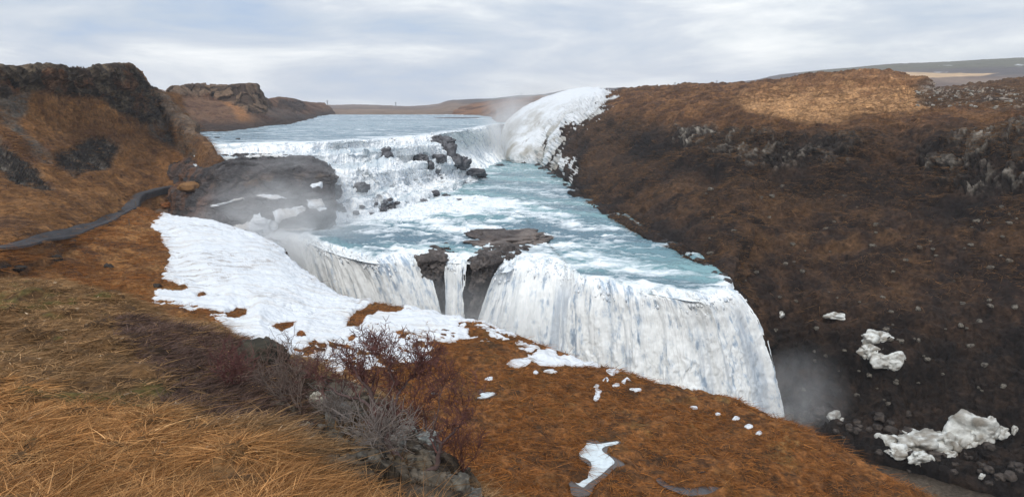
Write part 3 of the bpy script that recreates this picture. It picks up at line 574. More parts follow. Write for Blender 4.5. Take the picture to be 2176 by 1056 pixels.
# ================================================================== PATH
pth = [(-60,540,5), (0,531,5), (70,520,5), (120,507,5.5), (170,494,6), (210,480,7), (240,465,8), (262,450,10), (274,435,9), (288,422,6.5), (305,413,4.5), (330,406,3.5), (365,400,3)]
ctr = [hit(['left', 'bog'], x, y, 1.2) for x, y, w_ in pth]; ctr = interp_axis(np.array(ctr), 90)
for _ in range(6): ctr[1:-1] = (ctr[:-2] + 2 * ctr[1:-1] + ctr[2:]) / 4
tn = np.gradient(ctr, axis=0); tn[:, 2] = 0; tn /= np.linalg.norm(tn, axis=1)[:, None]; sd_ = np.stack([-tn[:, 1], tn[:, 0], 0 * tn[:, 0]], 1)
wd_ = np.interp(np.arange(90), [0, 40, 60, 89], [.5, .6, 1.3, .8])
rr = [ctr + sd_ * (s_ * wd_)[:, None] + np.array([0, 0, z_]) for s_, z_ in ((-1.03, -.9), (-1, .42), (-.5, .46), (0, .48), (.5, .46), (1, .42), (1.03, -.9))]
Gp = interp_axis(np.array(rr), 25, True)
TV = np.concatenate([PATCH['left'][0], PATCH['bog'][0]]); TV = TV[(TV[:, 0] > -75) & (TV[:, 0] < -20) & (TV[:, 1] > 55) & (TV[:, 1] < 200) & (TV[:, 2] < -8)]
for a_ in range(Gp.shape[0]):
    for b_ in range(0, Gp.shape[1]):
        q_ = Gp[a_, b_]; e_ = (TV[:, 0] - q_[0]) ** 2 + (TV[:, 1] - q_[1]) ** 2; k_ = e_ < .8
        if k_.any(): Gp[a_, b_, 2] = np.percentile(TV[k_, 2], 96)
for _ in range(8): Gp[:, 1:-1, 2] = (Gp[:, :-2, 2] + 2 * Gp[:, 1:-1, 2] + Gp[:, 2:, 2]) / 4; Gp[1:-1, :, 2] = (Gp[:-2, :, 2] + 2 * Gp[1:-1, :, 2] + Gp[2:, :, 2]) / 4
Gp[..., 2] += .16; Gp[0, :, 2] -= .25; Gp[-1, :, 2] -= .25; Gp[..., 2] += .04 * fbm(Gp, 1.5, 3, .5, 501)
o = grid_mesh('path', Gp, M_stone, np.broadcast_to(lin(72, 70, 72), Gp.shape) * (.85 + .5 * fbm(Gp, .8, 4, .65, 502)[..., None])); tag(o, 'dark grey gravel footpath curving along the foot of the hillside', 'path', 'structure')

# ================================================================== WATER LEVELS
ZU, ZM, ZL = -11.5, -27.0, -48.0
crestU = [(412,308.5),(480,306),(600,304),(700,301),(800,296),(880,289),(925,284),(955,279.5),(985,276),(1012,270),(1040,266),(1066,262.5)]
cu = [PZ(x, y, ZU) for x, y in crestU]; cu = [(cu[0][0] - .4, cu[0][1] + 1, ZU)] + cu + [(cu[-1][0] + 14, cu[-1][1] + 4, ZU)]
farU = [P(400, 300, 300), *[(x * (560 / y) if 0 else x * 560 / y, 560, ZU) for x, y, z in cu[1:-1]], (8, 560, ZU)]
farU[0] = (cu[0][0] - 60, 560, ZU)
G = loft([cu, [tuple(np.array(a) * .75 + np.array(b) * .25) for a, b in zip(cu, farU)], farU], 420, 420, dv=[3, 1.2])
G[..., 2] = ZU
wav = .35 * ridge(G, .10, 4, .55, 601, an=(.5, 1.6, 1)) + .15 * fbm(G, .5, 3, .5, 602)
v = np.linspace(0, 1, 420)[:, None]
G[..., 2] += wav * 1.0 - .2 - .5 * ss(.03, 0, v)
fo = .02 + .12 * ss(.22, .0, v) + .10 * fbm(G, .02, 3, .5, 603, an=(.3, 1.5, 1)) + .22 * ss(.05, 0, v)
fo = np.broadcast_to(fo, G.shape[:2])
col = mix(lin(92, 122, 138), lin(120, 146, 158), ss(-.3, .3, fbm(G, .03, 4, .5, 604, an=(.3, 1.5, 1))))
o = grid_mesh('river', G, M_up, col, {'foam': fo}); tag(o, 'wide choppy blue grey river above the upper falls', 'river', 'structure')

crestM = [(400,470),(520,494),(575,501),(640,506),(690,524),(740,540),(810,552),(880,545),(945,550),(990,552),(1070,570),(1110,556),(1190,563),(1235,590),(1300,601),(1370,612),(1420,621),(1480,630),(1515,624),(1553,612)]
cm = [PZ(x, y, ZM) for x, y in crestM]; cm = cm + [(cm[-1][0] + 1.5, cm[-1][1] + 3, ZM)]
farM = [(-110 + 140 * (k / (len(cm) - 1)), 350, ZM) for k in range(len(cm))]
G = loft([cm, [tuple(np.array(a) * .72 + np.array(b) * .28) for a, b in zip(cm, farM)], farM], 640, 620, dv=[3.2, 1.4])
G[..., 2] = ZM; px, py, dd = proj(G); v = np.linspace(0, 1, 620)[:, None]
turb = ss(-60, 60, sdf(px, py, [(680,470),(760,450),(950,425),(1040,440),(1130,455),(1200,470),(1280,520),(1160,560),(900,560),(700,540),(560,520)]))
fl = (G @ np.array([[.82, -.57, 0], [.57, .82, 0], [0, 0, 1]]).T)
wav = (.6 + .6 * turb) * (ridge(fl, .2, 5, .55, 611, an=(.55, 1.3, 1)) - .4) * 1.6 + .25 * fbm(G, .7, 4, .55, 612)
G2 = G.copy(); G2[..., 2] += wav * ss(0, .03, v) - .75 * ss(.014, 0, v)
lipf = ss(.05, 0, v); nz = fbm(fl, .07, 4, .55, 613, an=(.5, 1.4, 1))
streak = ss(22, 0, np.abs(sdf(px, py + 10 * nz, [(780,455),(960,432),(1080,440),(1140,452),(1220,470),(1140,456),(1080,446),(960,444)])))
band2 = ss(14, 0, np.abs(py + 7 * nz - np.interp(px, [1200, 1290, 1400], [483, 488, 500])))* ss(1180, 1230, px) * ss(1400, 1330, px)
fo = .0 + .19 * nz + .20 * streak + .12 * band2 + .30 * lipf + .05 * turb + .12 * ss(.2, .9, wav)
fo += .14 * ss(-10, 50, sdf(px, py, [(980,330),(1090,330),(1130,350),(1040,385),(1000,390)])) + .15 * ss(-6, 20, sdf(px, py, [(640,450),(880,430),(1000,430),(900,470),(700,500),(560,500)])) - .06 * ss(900, 700, px) * 0
fo += .10 * ss(0, 60, sdf(px, py, [(560,495),(900,540),(1000,500),(1150,540),(1300,500),(1450,560),(1550,600),(1540,640),(600,540)]))
col = mix(lin(92, 128, 140), lin(118, 158, 164), ss(-.25, .3, fbm(fl, .035, 4, .5, 614, an=(.5, 1.3, 1)) + .3 * ss(1200, 950, px) * ss(470, 400, py)))
col = mix(col, lin(86, 110, 126), ss(-.1, .4, fbm(fl, .08, 4, .5, 615, an=(.5, 1.3, 1))) * .7)
o = grid_mesh('river', G2, M_mid, col, {'foam': fo}); tag(o, 'turquoise rapids with white foam between the upper and lower falls', 'river', 'structure')
MIDR = (o, G2, ss(.12, .42, fo) * (px > 640) * (px < 1560) * ss(.3, .9, wav + .3 * turb))

# ================================================================== UPPER FALLS
#FROTH
def scatter(G, wgt, Nn):
    A = np.linalg.norm(np.cross(np.gradient(G, axis=1), np.gradient(G, axis=0)), axis=2) * wgt; p_ = A.ravel() / A.sum()
    k = rng.choice(len(p_), Nn, p=p_); j = rng.random((Nn, 2)) - .5; nu = G.shape[1]; r_, c_ = k // nu, k % nu
    gu = np.gradient(G, axis=1)[r_, c_]; gv = np.gradient(G, axis=0)[r_, c_]
    return G[r_, c_] + gu * j[:, :1] + gv * j[:, 1:], r_, c_

OCT = np.array([[1,0,0],[-1,0,0],[0,1,0],[0,-1,0],[0,0,1],[0,0,-1]], float); OCF = np.array([[0,2,4],[2,1,4],[1,3,4],[3,0,4],[2,0,5],[1,2,5],[3,1,5],[0,3,5]])
def froth(parent, G, wgt, Nn, s0, s1, stretch, off, colfn, name='froth'):
    b, r_, c_ = scatter(G, wgt, Nn); n_ = normals(G)[r_, c_]; n_ = np.where(((n_ * -b).sum(1) < 0)[:, None], -n_, n_)
    d_ = np.gradient(G, axis=0)[r_, c_]; d_ /= np.linalg.norm(d_, axis=1)[:, None] + 1e-9; sd2 = np.cross(d_, n_)
    sz = s0 + (s1 - s0) * rng.random(Nn) ** 2.2; b = b + n_ * (rng.random(Nn)[:, None] * off - .12); q = OCT[None] * rng.uniform(.6, 1.2, (Nn, 6, 1))
    V = b[:, None] + sz[:, None, None] * (q[..., :1] * sd2[:, None] + q[..., 1:2] * n_[:, None] * .8 + q[..., 2:] * d_[:, None] * (stretch * rng.uniform(.5, 1.4, Nn))[:, None, None])
    Fq_ = (OCF[None] + np.arange(Nn)[:, None, None] * 6).reshape(-1, 3); c__ = np.repeat(colfn(b, Nn)[:, None], 6, 1)
    return raw_mesh(name, V.reshape(-1, 3), Fq_, M_fall, c__.reshape(-1, 3), smooth=True, parent=parent)
def white(b, Nn): return mix(lin(250, 253, 255), lin(206, 218, 230), rng.random(Nn) ** 2 * .9)
def fallcol(G, seed, thin=.5, an=(1, 1, .12), sc=.8):
    s_ = fbm(G, sc, 5, .62, seed, an=an); t_ = fbm(G, sc * 3, 3, .6, seed + 5, an=an)
    c = mix(lin(252, 255, 255), lin(184, 200, 214), ss(.02, .45, s_ * .8 + t_ * .3) * .8)
    c = mix(c, lin(122, 130, 142), ss(.28, .55, s_ + .3 * t_) * thin); return c
froth(*MIDR, 3500, .08, .3, 1.4, .25, white)
L = {
 'a': [(412,310,-11.5),(480,306,-11.5),(600,304,-11.5),(660,302.5,-11.5),(720,300,-11.5),(800,296,-11.5),(880,290,-11.5),(926,287,-11.5)],
 'b': [(412,325,-13.4),(480,325,-13.4),(600,322,-13.4),(660,319,-13.4),(720,314,-13.4),(800,310,-13.4),(890,304,-13.4),(932,300,-13.4)],
 'c': [(412,333,-13.9),(480,335,-13.9),(600,334,-13.9),(660,331,-13.9),(720,325,-13.9),(805,322,-14),(895,315,-14.2),(945,315,-15.5)],
 'd': [(412,350,-16.6),(480,352,-16.6),(600,352,-16.6),(660,352,-16.6),(720,349,-16.6),(805,342,-16.8),(905,335,-17.4),(960,335,-18.5)],
 'e': [(412,362,-16.9),(480,365,-16.9),(600,366,-16.9),(660,369,-16.9),(720,365,-17.1),(812,360,-17.6),(915,346,-18.7),(975,345,-20)],
 'f': [(412,420,-22.5),(480,422,-22.5),(600,420,-22.5),(670,424,-22.5),(735,415,-22.5),(825,402,-23),(935,376,-23.4),(995,358,-23)],
 'g': [(412,440,-24),(480,445,-24),(600,445,-24),(680,445,-24),(755,436,-24),(850,420,-24.5),(955,392,-25),(1010,366,-25)],
 'h': [(412,500,-27.3),(480,500,-27.3),(600,495,-27.3),(690,488,-27.3),(770,468,-27.3),(880,440,-27.3),(985,402,-27.3),(1030,374,-27.3)]}
RW = [[PZ(*p_) for p_ in L[k]] for k in 'abcdefgh']; RW = RW + [[(x + 1, y - 6, z - 2) for x, y, z in RW[-1]]]
G = loft(RW, 760, 460, linear_v=True, dv=[1, .9, 1.2, 1, 2, 1, 1.2, .3], du=[.5, .8, .8, 1, 1.2, 1.3, 1.1])
Fq = flowq(G); nvv = G.shape[0]; vv = np.arange(nvv)[:, None] + 26 * fbm(Fq, .09, 4, .6, 620, an=(1, 1, .5)) * ss(0, 40, np.arange(nvv)[:, None]) * ss(nvv - 1, nvv - 40, np.arange(nvv)[:, None]); vv = np.clip(vv, 0, nvv - 1.001)
i0 = vv.astype(int); fr = (vv - i0)[..., None]; ju = np.broadcast_to(np.arange(G.shape[1]), i0.shape); G = G[i0, ju] * (1 - fr) + G[i0 + 1, ju] * fr
G[1:-1] = (G[:-2] + 2 * G[1:-1] + G[2:]) / 4
zz = (G[..., 2] + 1.3 * fbm(G, .07, 3, .5, 628)) / 2.3; fz = zz - np.floor(zz); inside = ss(-12.0, -13.4, G[..., 2]) * ss(-27.2, -25.5, G[..., 2])
G[..., 2] += 2.3 * (ss(.32, .68, fz) - fz) * 1.0 * inside
n = normals(G)
if n[200, 400, 2] < 0: n = -n
px, py, dd = proj(G)
# warp the steps so that the ledges wander
wj = fbm(G, .06, 4, .55, 621); slope = np.abs(np.gradient(G[..., 2], axis=0)); slope = slope / (np.linalg.norm(np.gradient(G[..., :2], axis=0), axis=2) + slope + 1e-6)
w1, w2, wd = worley(G, .16, 622, an=(1, 1, .8))
h = 1.2 * (wd - .5) * ss(330, 360, py) + 1.5 * fbm(G, .12, 4, .5, 623) + 1.3 * fbm(Fq, .35, 4, .6, 624, an=(1, 1, .2)) + .5 * fbm(G, .9, 3, .6, 625)
h *= ss(0, .05, np.linspace(0, 1, 460)[:, None]) * .8
Gd = G + n * h[..., None]
n2 = normals(Gd); flat = np.abs(n2[..., 2])
col = fallcol(Fq, 631, .5, (1, 1, .13), .55)
pool = ss(.86, .97, np.abs(n[..., 2])) * ss(-.3, .15, fbm(G, .10, 4, .55, 632, an=(.5, 1, 1)))
col = mix(col, lin(255, 255, 255), ss(.93, .75, flat) * .55)
pl2 = ss(.86, .96, flat) * ss(-.3, .2, fbm(Fq, .25, 4, .6, 639, an=(.35, 1, 1.2)))
col = mix(col, lin(122, 150, 166), np.maximum(pool * .5, pl2 * .75))
rk = ss(.08, .32, fbm(G, .22, 5, .62, 633) - .35 + .30 * ss(-10, 30, sdf(px, py, [(700,430),(820,415),(900,410),(960,400),(1010,400),(960,425),(880,450),(820,470),(720,480)])) + .12 * ss(340, 400, py) + .25 * ss(-.1, .1, .75 - flat) * ss(.2, .45, fbm(G, .1, 3, .5, 634)))
col = mix(col, lin(84, 84, 90), rk * .9)  # bare rock, its grey tinted bluish to paint in the veil of mist
o = grid_mesh('waterfall', Gd, M_fall, col); tag(o, 'broad white stepped cascade of the upper falls', 'waterfall', 'structure'); reg('casc', Gd)
froth(o, Gd, (.15 + ss(.9, .7, np.abs(n[..., 2]))) * (1 - rk), 5500, .12, .45, 2.0, .2, white)
RW = [[PZ(x, y, ZU) for x, y in [(915,285),(940,281),(965,278),(990,275),(1014,270),(1040,266),(1068,262.5)]],
      [PZ(x, y, -14) for x, y in [(925,300),(950,294),(975,290),(1000,286),(1025,281),(1048,276),(1070,272)]],
      [PZ(x, y, -21) for x, y in [(955,336),(975,330),(998,322),(1018,316),(1038,311),(1056,307),(1076,303)]],
      [PZ(x, y, -27.4) for x, y in [(1005,372),(1018,368),(1035,362),(1050,355),(1064,349),(1078,342),(1092,336)]]]
RW.append([(x + 1, y - 4, z - 2) for x, y, z in RW[-1]])
G = loft(RW, 300, 260, dv=[1, 2, 2, .3]); n = normals(G)
if n[100, 150, 1] > 0: n = -n
Fq = flowq(G); h = 1.2 * fbm(G, .1, 4, .5, 641, an=(1, 1, .4)) + 1.3 * fbm(Fq, .35, 4, .6, 642, an=(1, 1, .12))
Gd = G + n * (h * ss(0, .1, np.linspace(0, 1, 260)[:, None]))[..., None]
col = fallcol(Fq, 651, .4, (1, 1, .1), .6); px, py, _ = proj(G)
col = mix(col, lin(92, 96, 104), ss(4, -3, np.abs(np.hypot((px - 988) / 1.1, py - 312) - 6)) * ss(-.3, .2, fbm(G, .6, 4, .6, 655, an=(1, 1, .2))) * .8)
o = grid_mesh('waterfall', Gd, M_fall, col); tag(o, 'tall white plunge of the upper falls beside the ice dome', 'waterfall', 'structure'); reg('plunge', Gd)
froth(o, Gd, np.ones(G.shape[:2]), 900, .2, .6, 2.5, .2, white)

# ================================================================== LOWER FALLS
def curtain(crest, foot, label, seed, thin=.5, nu=420, nv=340, back=1.5):
    c = np.array([PZ(x, y, ZM) for x, y in crest]); f = np.array([PZ(x, y, ZL - .5) for x, y in foot]); rws = []
    rws.append(c + np.array([0, back + 2.2, -1.0])); rws.append(c + np.array([0, 1.5, .12]))
    for t_ in (.08, .2, .35, .5, .65, .8, .92, 1.0):
        h_ = t_ ** .62; z_ = t_ ** 1.15; p_ = c.copy(); p_[:, :2] += (f[:, :2] - c[:, :2]) * h_; p_[:, 2] = c[:, 2] + .12 + (f[:, 2] - c[:, 2]) * z_; rws.append(p_)
    G = loft(rws, nu, nv, dv=[.15, .3, .5, .8, .8, .8, .8, .6, .4]); n = normals(G)
    if n[nv // 2, nu // 2, 1] > 0: n = -n
    # streak coordinates: along the crest / fallen height
    arc = np.cumsum(np.r_[0, np.linalg.norm(np.diff(G[nv // 8, :, :2], axis=0), axis=1)]); U = np.broadcast_to(arc, (nv, nu)); Q = np.stack([U, 0 * U, G[..., 2]], -1)
    v = np.linspace(0, 1, nv)[:, None]; k = ss(.02, .3, v)
    h = 1.5 * fbm(Q, .22, 4, .55, seed, an=(1, 1, .16)) + .55 * fbm(Q, .9, 4, .6, seed + 1, an=(1, 1, .10)) + .14 * fbm(G, 1.3, 3, .6, seed + 2, an=(1, 1, .5))
    h += .8 * fbm(warp(Q, .8, .4), .4, 4, .6, seed + 9, an=(1, 1, .3)) * ss(.1, .8, v)
    rag = ss(.0, .04, v) * ss(.3, .08, v) * .7 * fbm(Q, .55, 4, .6, seed + 3, an=(1, 1, .35))
    Gd = G + n * (h * (.2 + .8 * k) + rag)[..., None]
    s_ = fbm(Q, .5, 5, .65, seed + 4, an=(1, 1, .09)); t_ = fbm(Q, 1.6, 4, .65, seed + 5, an=(1, 1, .2)); cl_ = fbm(G, .35, 5, .65, seed + 8, an=(1, 1, .6))
    x_ = fbm(Q, 2.2, 4, .7, seed + 15, an=(1, 1, .33))
    c_ = mix(lin(252, 255, 255), lin(176, 194, 212), ss(.03, .45, s_ * .45 + t_ * .35 + cl_ * .3 + x_ * .5) * .95)
    c_ = mix(c_, lin(126, 142, 162), ss(.30, .6, s_ * .8 + .3 * t_ + .25 * cl_ + .35 * x_) * thin)
    lip = ss(.10, .015, v + .05 * fbm(Q, .5, 4, .6, seed + 6)); c_ = mix(c_, lin(122, 150, 160), lip * .75 * ss(-.2, .25, fbm(Q, .35, 3, .5, seed + 7)))
    c_ = mix(c_, lin(146, 166, 188), ss(.08, .42, fbm(Q, .3, 4, .6, seed + 41, an=(1, 1, .08))) * .55 * ss(.05, .3, v))
    ue = np.minimum(np.linspace(0, 1, nu), np.linspace(1, 0, nu))[None] * U.max(); kp = (ue * 1.1 + 1.6 * fbm(Q, .9, 4, .6, seed + 43, an=(1, 1, .12))) > .35 * ss(0, .2, v)
    o = grid_mesh('waterfall', Gd, M_fall, c_, keep=kp); tag(o, label, 'waterfall', 'structure'); reg(label, Gd)
    lw_ = ss(0, .02, v) * ss(.2, .04, v) * (.15 + ss(-.15, .3, fbm(Q, .35, 3, .5, seed + 31))) ; froth(o, Gd, lw_, int(26 * (c[-1, 0] - c[0, 0])), .10, .34, 1.8, .2, white)
    return G
curtain([(560,500),(600,503),(640,506),(690,524),(740,540),(810,552),(850,548),(886,546)], [(590,700),(660,720),(710,740),(770,770),(830,790),(885,800),(930,805),(975,812)], 'left curtain of the lower falls behind the snow field', 701, .45)
curtain([(944,551),(958,549),(972,549),(992,552)], [(938,812),(950,815),(962,818),(984,820)], 'narrow ribbon of white water between the two dark rock ribs', 721, .35, 90, 260)
curtain([(1068,574),(1110,557),(1190,563),(1235,590),(1300,601),(1370,612),(1420,621),(1480,630),(1515,624),(1553,612)], [(985,828),(1070,838),(1165,848),(1230,872),(1310,905),(1390,925),(1470,935),(1560,930),(1610,915),(1670,892)], 'widest curtain of the lower falls dropping into the gorge', 741, .5, 640, 420)
# rock face behind the falling water
c = np.array([PZ(x, y, ZM) for x, y in [(500,494),(575,501),(640,506),(690,524),(740,540),(810,552),(880,545),(945,550),(990,552),(1070,574),(1110,557),(1190,563),(1235,590),(1300,601),(1370,612),(1420,621),(1480,630),(1515,624),(1545,606),(1575,596)]])
rws = [c + np.array([0, 9, -3]), c + np.array([0, 5.4, -2.2]), c + np.array([0, 5.0, -8]), c + np.array([0, 4.4, -15]), c + np.array([0, 3.5, -24])]
G = loft(rws, 500, 160); n = normals(G)
if n[80, 250, 1] > 0: n = -n
w1, w2, wd = worley(G, .4, 761, an=(1, 1, .5)); Gd = G + n * (1.2 * (wd - .5) + .6 * fbm(G, .5, 3, .5, 762))[..., None]
col = mix(lin(56, 52, 52), lin(86, 80, 76), wd)
o = grid_mesh('cliff', Gd, M_rock, col); tag(o, 'wet dark rock face behind the lower falls', 'cliff', 'structure')

# ================================================================== ROCK PLATFORM BETWEEN THE FALLS
cx_ = [360, 430, 500, 560, 610, 650, 682, 700, 712]
rows_ = [
 ([345,338,332,333,335,337,342,352,362], [172,178,182,183,182,181,180,179,178], -4),
 ([345,335,330,331,333,335,340,348,358], [170,176,180,181,180,179,178,177,176], 0),
 ([366,352,346,348,348,348,352,360,370], [160,163,165,165,165,165,165,165,166], 0),
 ([392,376,366,364,362,361,364,372,384], [153,154,155,155,155,155,156,157,160], 0),
 ([400,397,394,394,392,390,390,394,400], [151,151,152,152,152,152,153,154,157], 0),
 ([410,414,414,413,411,409,408,410,414], [146,147,148,148,148,148,149,150,152], 0),
 ([418,424,422,419,418,416,416,418,420], [143,144,145,145,145,145,146,147,149], 0),
 ([448,452,452,450,448,446,444,444,446], [142,143,144,144,144,144,145,146,148], 0),
 ([458,462,470,466,462,458,456,456,458], [139,140,141,141,142,142,143,144,146], 0),
 ([480,492,498,494,490,486,484,484,486], [138,139,141,143,144,145,147,148,150], 0),
 ([560,570,540,520,510,505,500,500,500], [136,137,139,141,142,143,145,146,148], -10)]
CC = [[tuple(np.array(P(x, y, d_ + (24 if x < 400 else 5 if x < 440 else 0))) + np.array([0, 0, dz])) for x, y, d_ in zip(cx_, ys, ds)] for ys, ds, dz in rows_]
G = loft(CC, 460, 420, dv=[.2, .6, .8, 1, .7, .4, 1, .4, 1, .4]); n = normals(G)
if n[200, 200, 1] > 0: n = -n
px0, py0, dd = proj(G); w1, w2, wd = worley(warp(G, 2.0, .2), .4, 801, an=(.3, .3, 1.6)); crack = ss(0, .1, w2 - w1); flat = np.abs(n[..., 2])
h = .8 * fbm(G, .1, 4, .5, 802) + .8 * (wd - .5) + .25 * (crack - .5) + .4 * fbm(G, .8, 4, .65, 803) + .9 * fbm(warp(G, 2, .08), .7, 3, .5, 806, an=(.06, .06, 1))
Gd = G + n * h[..., None]; pb = fbm(G, .2, 5, .6, 804); pc = fbm(G, .9, 4, .6, 805)
col = mix(lin(48, 45, 46), lin(86, 82, 82), ss(-.4, .5, pb + .6 * pc)); col = mix(col, lin(92, 74, 58), ss(0, .35, pb + .1) * ss(360, 385, py0) * ss(404, 392, py0) * .8)
col = mix(col, lin(100, 66, 42), ss(470, 400, px0) * ss(-.2, .3, pb + .1) * .8); col = mix(col, lin(40, 37, 37), (1 - crack) * .6)
o = grid_mesh('rock_platform', Gd, M_rock, col); tag(o, 'layered dark basalt platform jutting between the upper and lower falls', 'rock platform'); reg('plat', Gd)
ja = fbm(G, .35, 5, .6, 811); m_ = np.maximum.reduce([
 sdf(px0, py0, [(540,414),(600,409),(608,412),(585,418),(545,419)]) + 3 * ja, sdf(px0, py0, [(440,436),(520,420),(520,424),(450,440)]) + 3 * ja - 1,
 sdf(px0, py0, [(650,424),(686,420),(692,445),(680,452),(655,440)]) + 7 * ja, sdf(px0, py0, [(580,455),(640,436),(650,444),(620,462),(585,470)]) + 6 * ja,
 sdf(px0, py0, [(480,486),(530,468),(560,462),(590,475),(570,505),(520,505)]) + 12 * ja, sdf(px0, py0, [(590,488),(640,478),(680,482),(640,496)]) + 8 * ja, sdf(px0, py0, [(656,398),(684,392),(686,400),(664,404)]) + 4 * ja - 1])
o = grid_mesh('snow_ledges', Gd + n * np.clip(m_ * .12, -.2, .6)[..., None], M_snow, mix(SNOW, lin(190, 186, 182), ss(-.1, .4, pb)), keep=m_ > -.8); tag(o, 'snow and ice lying on the ledges of the rock platform', 'snow', 'stuff')

# ================================================================== GORGE FLOOR
xs = np.linspace(-160, 220, 380); ys = np.linspace(8, 190, 260); X, Y = np.meshgrid(xs, ys); G = np.stack([X, Y, np.full_like(X, ZL)], -1)
G[..., 2] += .8 * fbm(G, .05, 4, .5, 901) + .5 * np.maximum(0, fbm(G, .4, 4, .6, 902)) + .12 * fbm(G, 1.5, 2, .5, 903)
pb = fbm(G, .1, 5, .6, 904); col = mix(lin(64, 56, 48), lin(92, 82, 70), ss(-.3, .4, pb))
o = grid_mesh('gorge_floor', G, M_bog, col); tag(o, 'dull brown gravel floor of the gorge below the falls', 'gorge floor', 'structure'); reg('floor', G)
# everything under and around the place: one great sheet of ground
xs = np.r_[np.linspace(-4100, -200, 40), np.linspace(-190, 300, 50), np.linspace(310, 4100, 40)]; ys = np.r_[np.linspace(-2000, -20, 20), np.linspace(-10, 600, 60), np.linspace(650, 4400, 40)]
X, Y = np.meshgrid(xs, ys); G = np.stack([X, Y, np.full_like(X, -62.0)], -1); G[..., 2] += 4 * fbm(G, .003, 4, .5, 911)
o = grid_mesh('terrain', G, M_far, mix(lin(92, 70, 52), lin(120, 96, 70), ss(-.3, .3, fbm(G, .004, 4, .5, 912)))); tag(o, 'low brown moor reaching to the horizon', 'terrain', 'structure')

# ================================================================== NEAR GRASS HILL
hc = [
 (-400, [(1400,2.4),(1250,3),(1050,4.6),(850,7.5),(700,12),(600,18)]), (-150, [(1400,2.4),(1250,2.9),(1050,4.5),(850,7.5),(700,12),(598,18)]),
 (0, [(1400,2.3),(1250,2.8),(1050,4.4),(850,7.5),(702,12),(601,18)]), (110, [(1400,2.3),(1250,2.8),(1050,4.4),(850,7.5),(710,11.8),(608,17.5)]),
 (200, [(1400,2.3),(1250,2.8),(1050,4.4),(850,7.5),(720,11.5),(630,17)]), (300, [(1400,2.3),(1250,2.8),(1050,4.4),(858,7.2),(755,11),(655,16)]),
 (400, [(1400,2.3),(1250,2.8),(1050,4.4),(875,6.9),(800,10.4),(690,15)]), (500, [(1400,2.3),(1250,2.8),(1055,4.3),(910,6.4),(850,9.9),(728,14)]),
 (600, [(1400,2.3),(1250,2.8),(1060,4.3),(950,6),(905,9.4),(768,13.3)]), (700, [(1400,2.3),(1250,2.8),(1070,4.25),(980,5.8),(940,9.2),(805,12.4)]),
 (800, [(1400,2.3),(1250,2.8),(1085,4.2),(1002,5.6),(968,9),(850,11.5)]), (880, [(1400,2.3),(1250,2.8),(1095,4.1),(1028,5.2),(995,8.8),(905,10.8)]),
 (950, [(1400,2.3),(1250,2.8),(1105,4.0),(1056,4.9),(1030,8.6),(975,10.2)]), (1020, [(1400,2.3),(1270,2.8),(1150,3.8),(1095,4.6),(1080,8.2),(1050,9.6)]),
 (1150, [(1400,2.3),(1300,2.8),(1220,3.6),(1170,4.3),(1160,7.6),(1150,9)]), (1500, [(1450,2.3),(1400,2.8),(1350,3.5),(1320,4.2),(1300,7),(1300,8.6)])]
CC = [[P(x, c_[r][0], c_[r][1]) for x, c_ in hc] for r in range(6)]
back = [[(x * 1.28, y * 1.28 + 1.0, z - 3.0) for x, y, z in CC[-1]], [(x * 1.6, y * 1.6 + 3, z - 8.5) for x, y, z in CC[-1]], [(x * 2.2, y * 2.0 + 6, z - 20) for x, y, z in CC[-1]]]
front = [[(x * 1.2, -3.0, -1.9) for x, y, z in CC[0]], [(x, .6, -1.75) for x, y, z in CC[0]]]
G = loft(front + CC + back, 820, 760, dv=[.2, .5, .8, 1.3, 1.7, 1.6, 1.8, .8, .5, .3]); n = normals(G)
if n[300, 400, 2] < 0: n = -n
px0, py0, dd = proj(G); px = px0 + 40 * fbm(G, .5, 4, .55, 1003) * np.clip(8 / (dd + 1), .2, 1.5); py = py0 + 26 * fbm(G, .5, 4, .55, 1004) * np.clip(8 / (dd + 1), .2, 1.5)
w1, w2, wd = worley(G, 1.1, 1005); w3, w4, wd2 = worley(G, 2.6, 1006)
scree = ss(-15, 15, sdf(px, py, [(560,800),(640,790),(720,810),(860,880),(960,960),(1040,1076),(980,1100),(900,1072),(830,1040),(700,1000),(640,960),(600,900)]))
heath = ss(-15, 15, sdf(px, py, [(215,690),(300,680),(400,705),(520,750),(640,800),(660,870),(650,930),(560,915),(480,880),(400,850),(320,800),(250,740)]))
h = .16 * fbm(G, .5, 4, .5, 1001) + .09 * fbm(G, 1.8, 4, .6, 1002) + .10 * ss(.6, .1, w1) * (1 - scree)
h += scree * (.12 * (wd - .5) + .10 * (wd2 - .5) + .10 * fbm(G, 3, 4, .6, 1007))
h *= np.clip((dd - 1) / 4, .2, 1.3); Gd = G + n * h[..., None]
pa = fbm(G, .5, 5, .6, 1011); pb = fbm(G, 2.2, 5, .65, 1012); pc = fbm(G, 8, 3, .6, 1013)
col = mix(lin(66, 48, 30), lin(124, 92, 58), ss(-.35, .4, .4 * pa + .5 * pb + .3 * pc)); col = mix(col, lin(62, 46, 28), ss(.05, .45, pa * .6 + pb * .6) * .8)
col = mix(col, lin(84, 84, 40), ss(.12, .4, fbm(G, .9, 4, .6, 1015)) * .6)
col = mix(col, mix(lin(50, 40, 34), lin(84, 64, 52), ss(-.3, .4, pb + pc * .5)), heath * .9)
col = mix(col, mix(lin(50, 42, 34), lin(108, 100, 88), ss(.35, 1, wd * .5 + wd2 * .5 + .3 * pb)), scree * .9); col = mix(col, lin(28, 24, 20), scree * ss(.12, .0, w4 - w3) * .8)
hill = grid_mesh('hill', Gd, M_near, col); tag(hill, 'steep grass hill in the foreground', 'hill', 'structure'); reg('hill', Gd)
HG, Hn, Hpx, Hpy, Hd, Hsc, Hhe, Hpa = Gd, n, px0, py0, dd, scree, heath, pa

